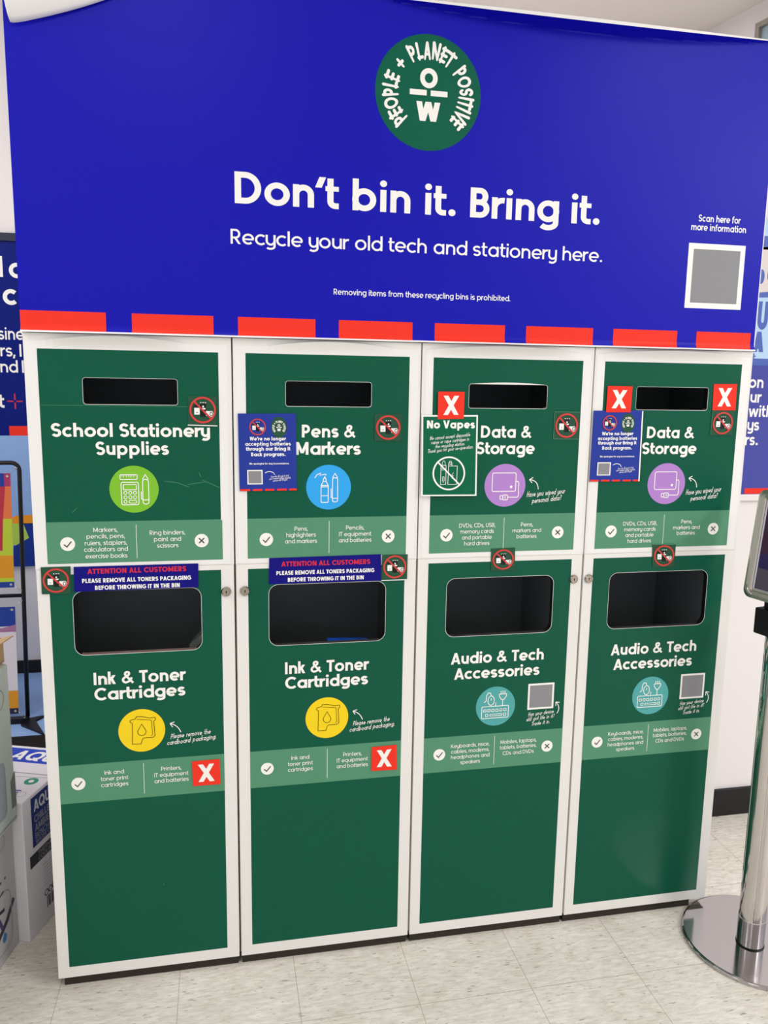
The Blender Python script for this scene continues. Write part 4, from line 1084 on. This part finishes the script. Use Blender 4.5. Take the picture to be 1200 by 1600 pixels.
# ------------------------------------------------------------------ cartons at left
def carton(name, lab, corner, u, lu, lv, z0, z1, mt, bev=.003):
    """box with its front right upright at `corner`; u runs back along the right side"""
    u = Vector((u[0], u[1], 0)).normalized(); v = Vector((-u.y, u.x, 0)); c = Vector((corner[0], corner[1], 0))
    r = thing(name, (c.x + u.x*lu/2 + v.x*lv/2, c.y + u.y*lu/2 + v.y*lv/2, z0), lab, 'box')
    mb = MB(); Mx = Matrix(((u.x, v.x, 0, c.x), (u.y, v.y, 0, c.y), (0, 0, 1, 0), (0, 0, 0, 1)))
    mb.box((0, 0, z0), (lu, lv, z1), mt, Mx); mb.build('carton_body', r, bevel=bev)
    return r, c, u, v
CARD = mat('white_carton', (232, 229, 234), .5, vary=.02, vscale=20); NVB = mat('carton_navy_print', (22, 44, 120), .4); BLK = mat('carton_charcoal_print', (48, 50, 54), .4)
GRP = mat('carton_grey_print', (150, 152, 152), .5)
r, c, u, v = carton('water_cooler_carton', 'white carton with blue AQUA lettering on the floor beside the leftmost cabinet', (-.112, .20), (.342, .94), .324, .26, 0, .428, CARD)
mb = MB(); sh = Sheet(mb, c + (-v)*.0006, u, (0, 0, 1))
sh.rect(.040, .268, .30, .418, NVB, 0)
write(sh, "AQUA", .052, .160, .372, .034, mat('carton_pale_print', (205, 210, 216), .5), w=.20, layer=1)
write(sh, "CHILLED &", .052, .172, .338, .022, GRP, w=.19, layer=1); write(sh, "AMBIENT", .053, .156, .311, .022, GRP, w=.19, layer=1)
write(sh, "BENCH TOP", .054, .168, .288, .018, GRP, w=.14, layer=1); write(sh, "WATER COOLER", .054, .180, .272, .013, GRP, w=.14, layer=1)
sh.rect(.022, .212, .30, .250, BLK, 0); write(sh, "THERMO", .062, .140, .233, .013, GRP, w=.15, layer=1); write(sh, "COOLING", .062, .140, .2165, .013, GRP, w=.15, layer=1)
for k in range(7): sh.rect(.082, .188-.011*k, .24, .1888-.011*k, BLK, 0)
for k in range(4): sh.ring(.092+.020*k, .096, .0085, .003, BLK, 0, n=16)
for k in range(9): sh.rect(.092+.008*k, .046, .0955+.008*k+.002*(k % 2), .082, BLK, 0)
mb.build('side_print', r)
mb = MB(); sh = Sheet(mb, c + Vector((0, 0, .4282)), -v, u)
sh.rect(-.245, .222, -.006, .308, mat('carton_royal_print', (40, 70, 190), .4), 0); write(sh, "AQUA", -.200, -.006, .236, .058, M_PRINT, w=.20, layer=1, slant=.15)
sh.rect(-.26, .158, 0, .162, GRP, 0)
sh.disc(-.045, .118, .020, mat('carton_seal_green', (60, 150, 120), .4), 0, n=28); sh.disc(-.045, .118, .008, M_PRINT, 1, n=18)
for k in range(4): sh.rect(-.070, .030+.010*k, -.045+.004*(k % 2), .036+.010*k, mat('carton_violet_print', (80, 80, 170), .4), 0)
sh.ring(-.030, .045, .013, .0012, GRP, 0, n=20); sh.stroke([(-.20, .13), (0, .145)], .002, GRP, 0)
mb.build('top_print', r)
r, c, u, v = carton('white_carton', 'large white carton on the floor at left edge, below another box', (-.243, -.205), (.235, .972), .425, .40, 0, .384, mat('grey_white_carton', (186, 184, 186), .5, vary=.03, vscale=12))
# print on its right-hand side
mb = MB(); sh = Sheet(mb, c + (-v)*.0006, u, (0, 0, 1)); INKP = mat('carton_ink_print', (52, 50, 62), .5); BL2 = mat('carton_drop_print', (50, 120, 175), .5)
sh.stroke([(.05, .02), (.25, .045), (.37, .11), (.41, .15)], .016, INKP, 0)
sh.rrect(.03, .03, .395, .20, .03, .003, GRP, 0); sh.stroke([(.20, .165), (.36, .205)], .005, INKP, 0); sh.stroke([(.28, .14), (.33, .155), (.36, .150)], .010, INKP, 0)
sh.stroke([(.33, .135), (.345, .10)], .012, mat('carton_purple_print', (70, 62, 110), .5), 0)
sh.poly([(.352, .088), (.364, .072), (.360, .058), (.346, .056), (.340, .068)], BL2, 0)
sh.stroke([(.33, .232), (.352, .236)], .006, INKP, 0); sh.disc(.372, .236, .004, INKP, 0, n=10)
sh.ring(.36, .345, .022, .002, GRP, 0, n=24); sh.stroke([(.315, .345), (.335, .352), (.335, .362)], .007, NVB, 0)
mb.build('side_print', r)
r, c, u, v = carton('grey_carton', 'tall pale grey green carton with rounded print, on top of the white carton at left', (-.1230-.40*.21, .196-.40*.978), (.21, .978), .40, .42, .385, .838, mat('pale_grey_green_carton', (182, 192, 184), .45, vary=.03, vscale=10), .008)
mb = MB(); sh = Sheet(mb, c + (-v)*.0006, u, (0, 0, 1)); PGL = mat('carton_pale_slate_print', (150, 160, 168), .45); DGR = mat('carton_dark_grey_print', (110, 116, 112), .5)
sh.poly(rounded(.06, .43, .345, .585, .02, 4), PGL, 0); sh.rrect(.06, .43, .345, .585, .02, .002, GRP, 1)
mb.build('side_print', r)
mb = MB(); sh = Sheet(mb, c + (-v)*.0006, u, (0, 0, 1))
sh.poly([(.372, .43), (.398, .43), (.398, .53), (.372, .51)], DGR, 0)
sh.ring(.335, .755, .028, .002, DGR, 0, n=28); sh.rect(.02, .395, .395, .402, GRP, 0)
mb.build('side_print', r)
# open brown cardboard box above it
KR = mat('brown_cardboard', (176, 148, 108), .7, vary=.05, vscale=25)
mb = MB(); c0 = Vector((-.1345, .205, .8385)); u = Vector((.21, .978, 0)).normalized(); v = Vector((-u.y, u.x, 0))
def CB(a, b, z): q = c0 - u*a + v*b; return Vector((q.x, q.y, z))
W_, D_ = .34, .34; zt = .905
for a0, b0, a1, b1 in ((0, 0, W_, 0), (W_, 0, W_, D_), (W_, D_, 0, D_), (0, D_, 0, 0)):
    mb.face([CB(a0, b0, .8385), CB(a1, b1, .8385), CB(a1, b1, zt), CB(a0, b0, zt)], KR)
mb.face([CB(0, 0, .8388), CB(W_, 0, .8388), CB(W_, D_, .8388), CB(0, D_, .8388)], KR)
mb.build_thing('cardboard_box', (c0.x-.15, c0.y-.1, .8385), 'open brown cardboard box on top of the pale grey green carton', 'box', merge=1e-5)
bpy.context.view_layer.update()
cb = [o for o in COL.objects if o.name.startswith('cardboard_box')][0]
so = cb.modifiers.new('thickness', 'SOLIDIFY'); so.thickness = .003
mb = MB(); mb.face([CB(0, .0, zt), CB(W_, 0, zt), CB(W_-.02, -.035, zt-.018+.03), CB(.015, -.035, zt-.018+.03)], KR)
fl = mb.build('flap', cb); so = fl.modifiers.new('thickness', 'SOLIDIFY'); so.thickness = .003
mb = MB(); sh = Sheet(mb, CB(0, -.0022, 0), -u*-1, (0, 0, 1))
P, W = glyph('E', .2)
sh = Sheet(mb, CB(.055, -.0022, .850), u, (0, 0, 1))
for q, kk in zip(P, P.k): sh.poly([(a*.02, b*.022) for a, b in q], M_BLACK, .055*kk)
mb.build('side_print', cb)
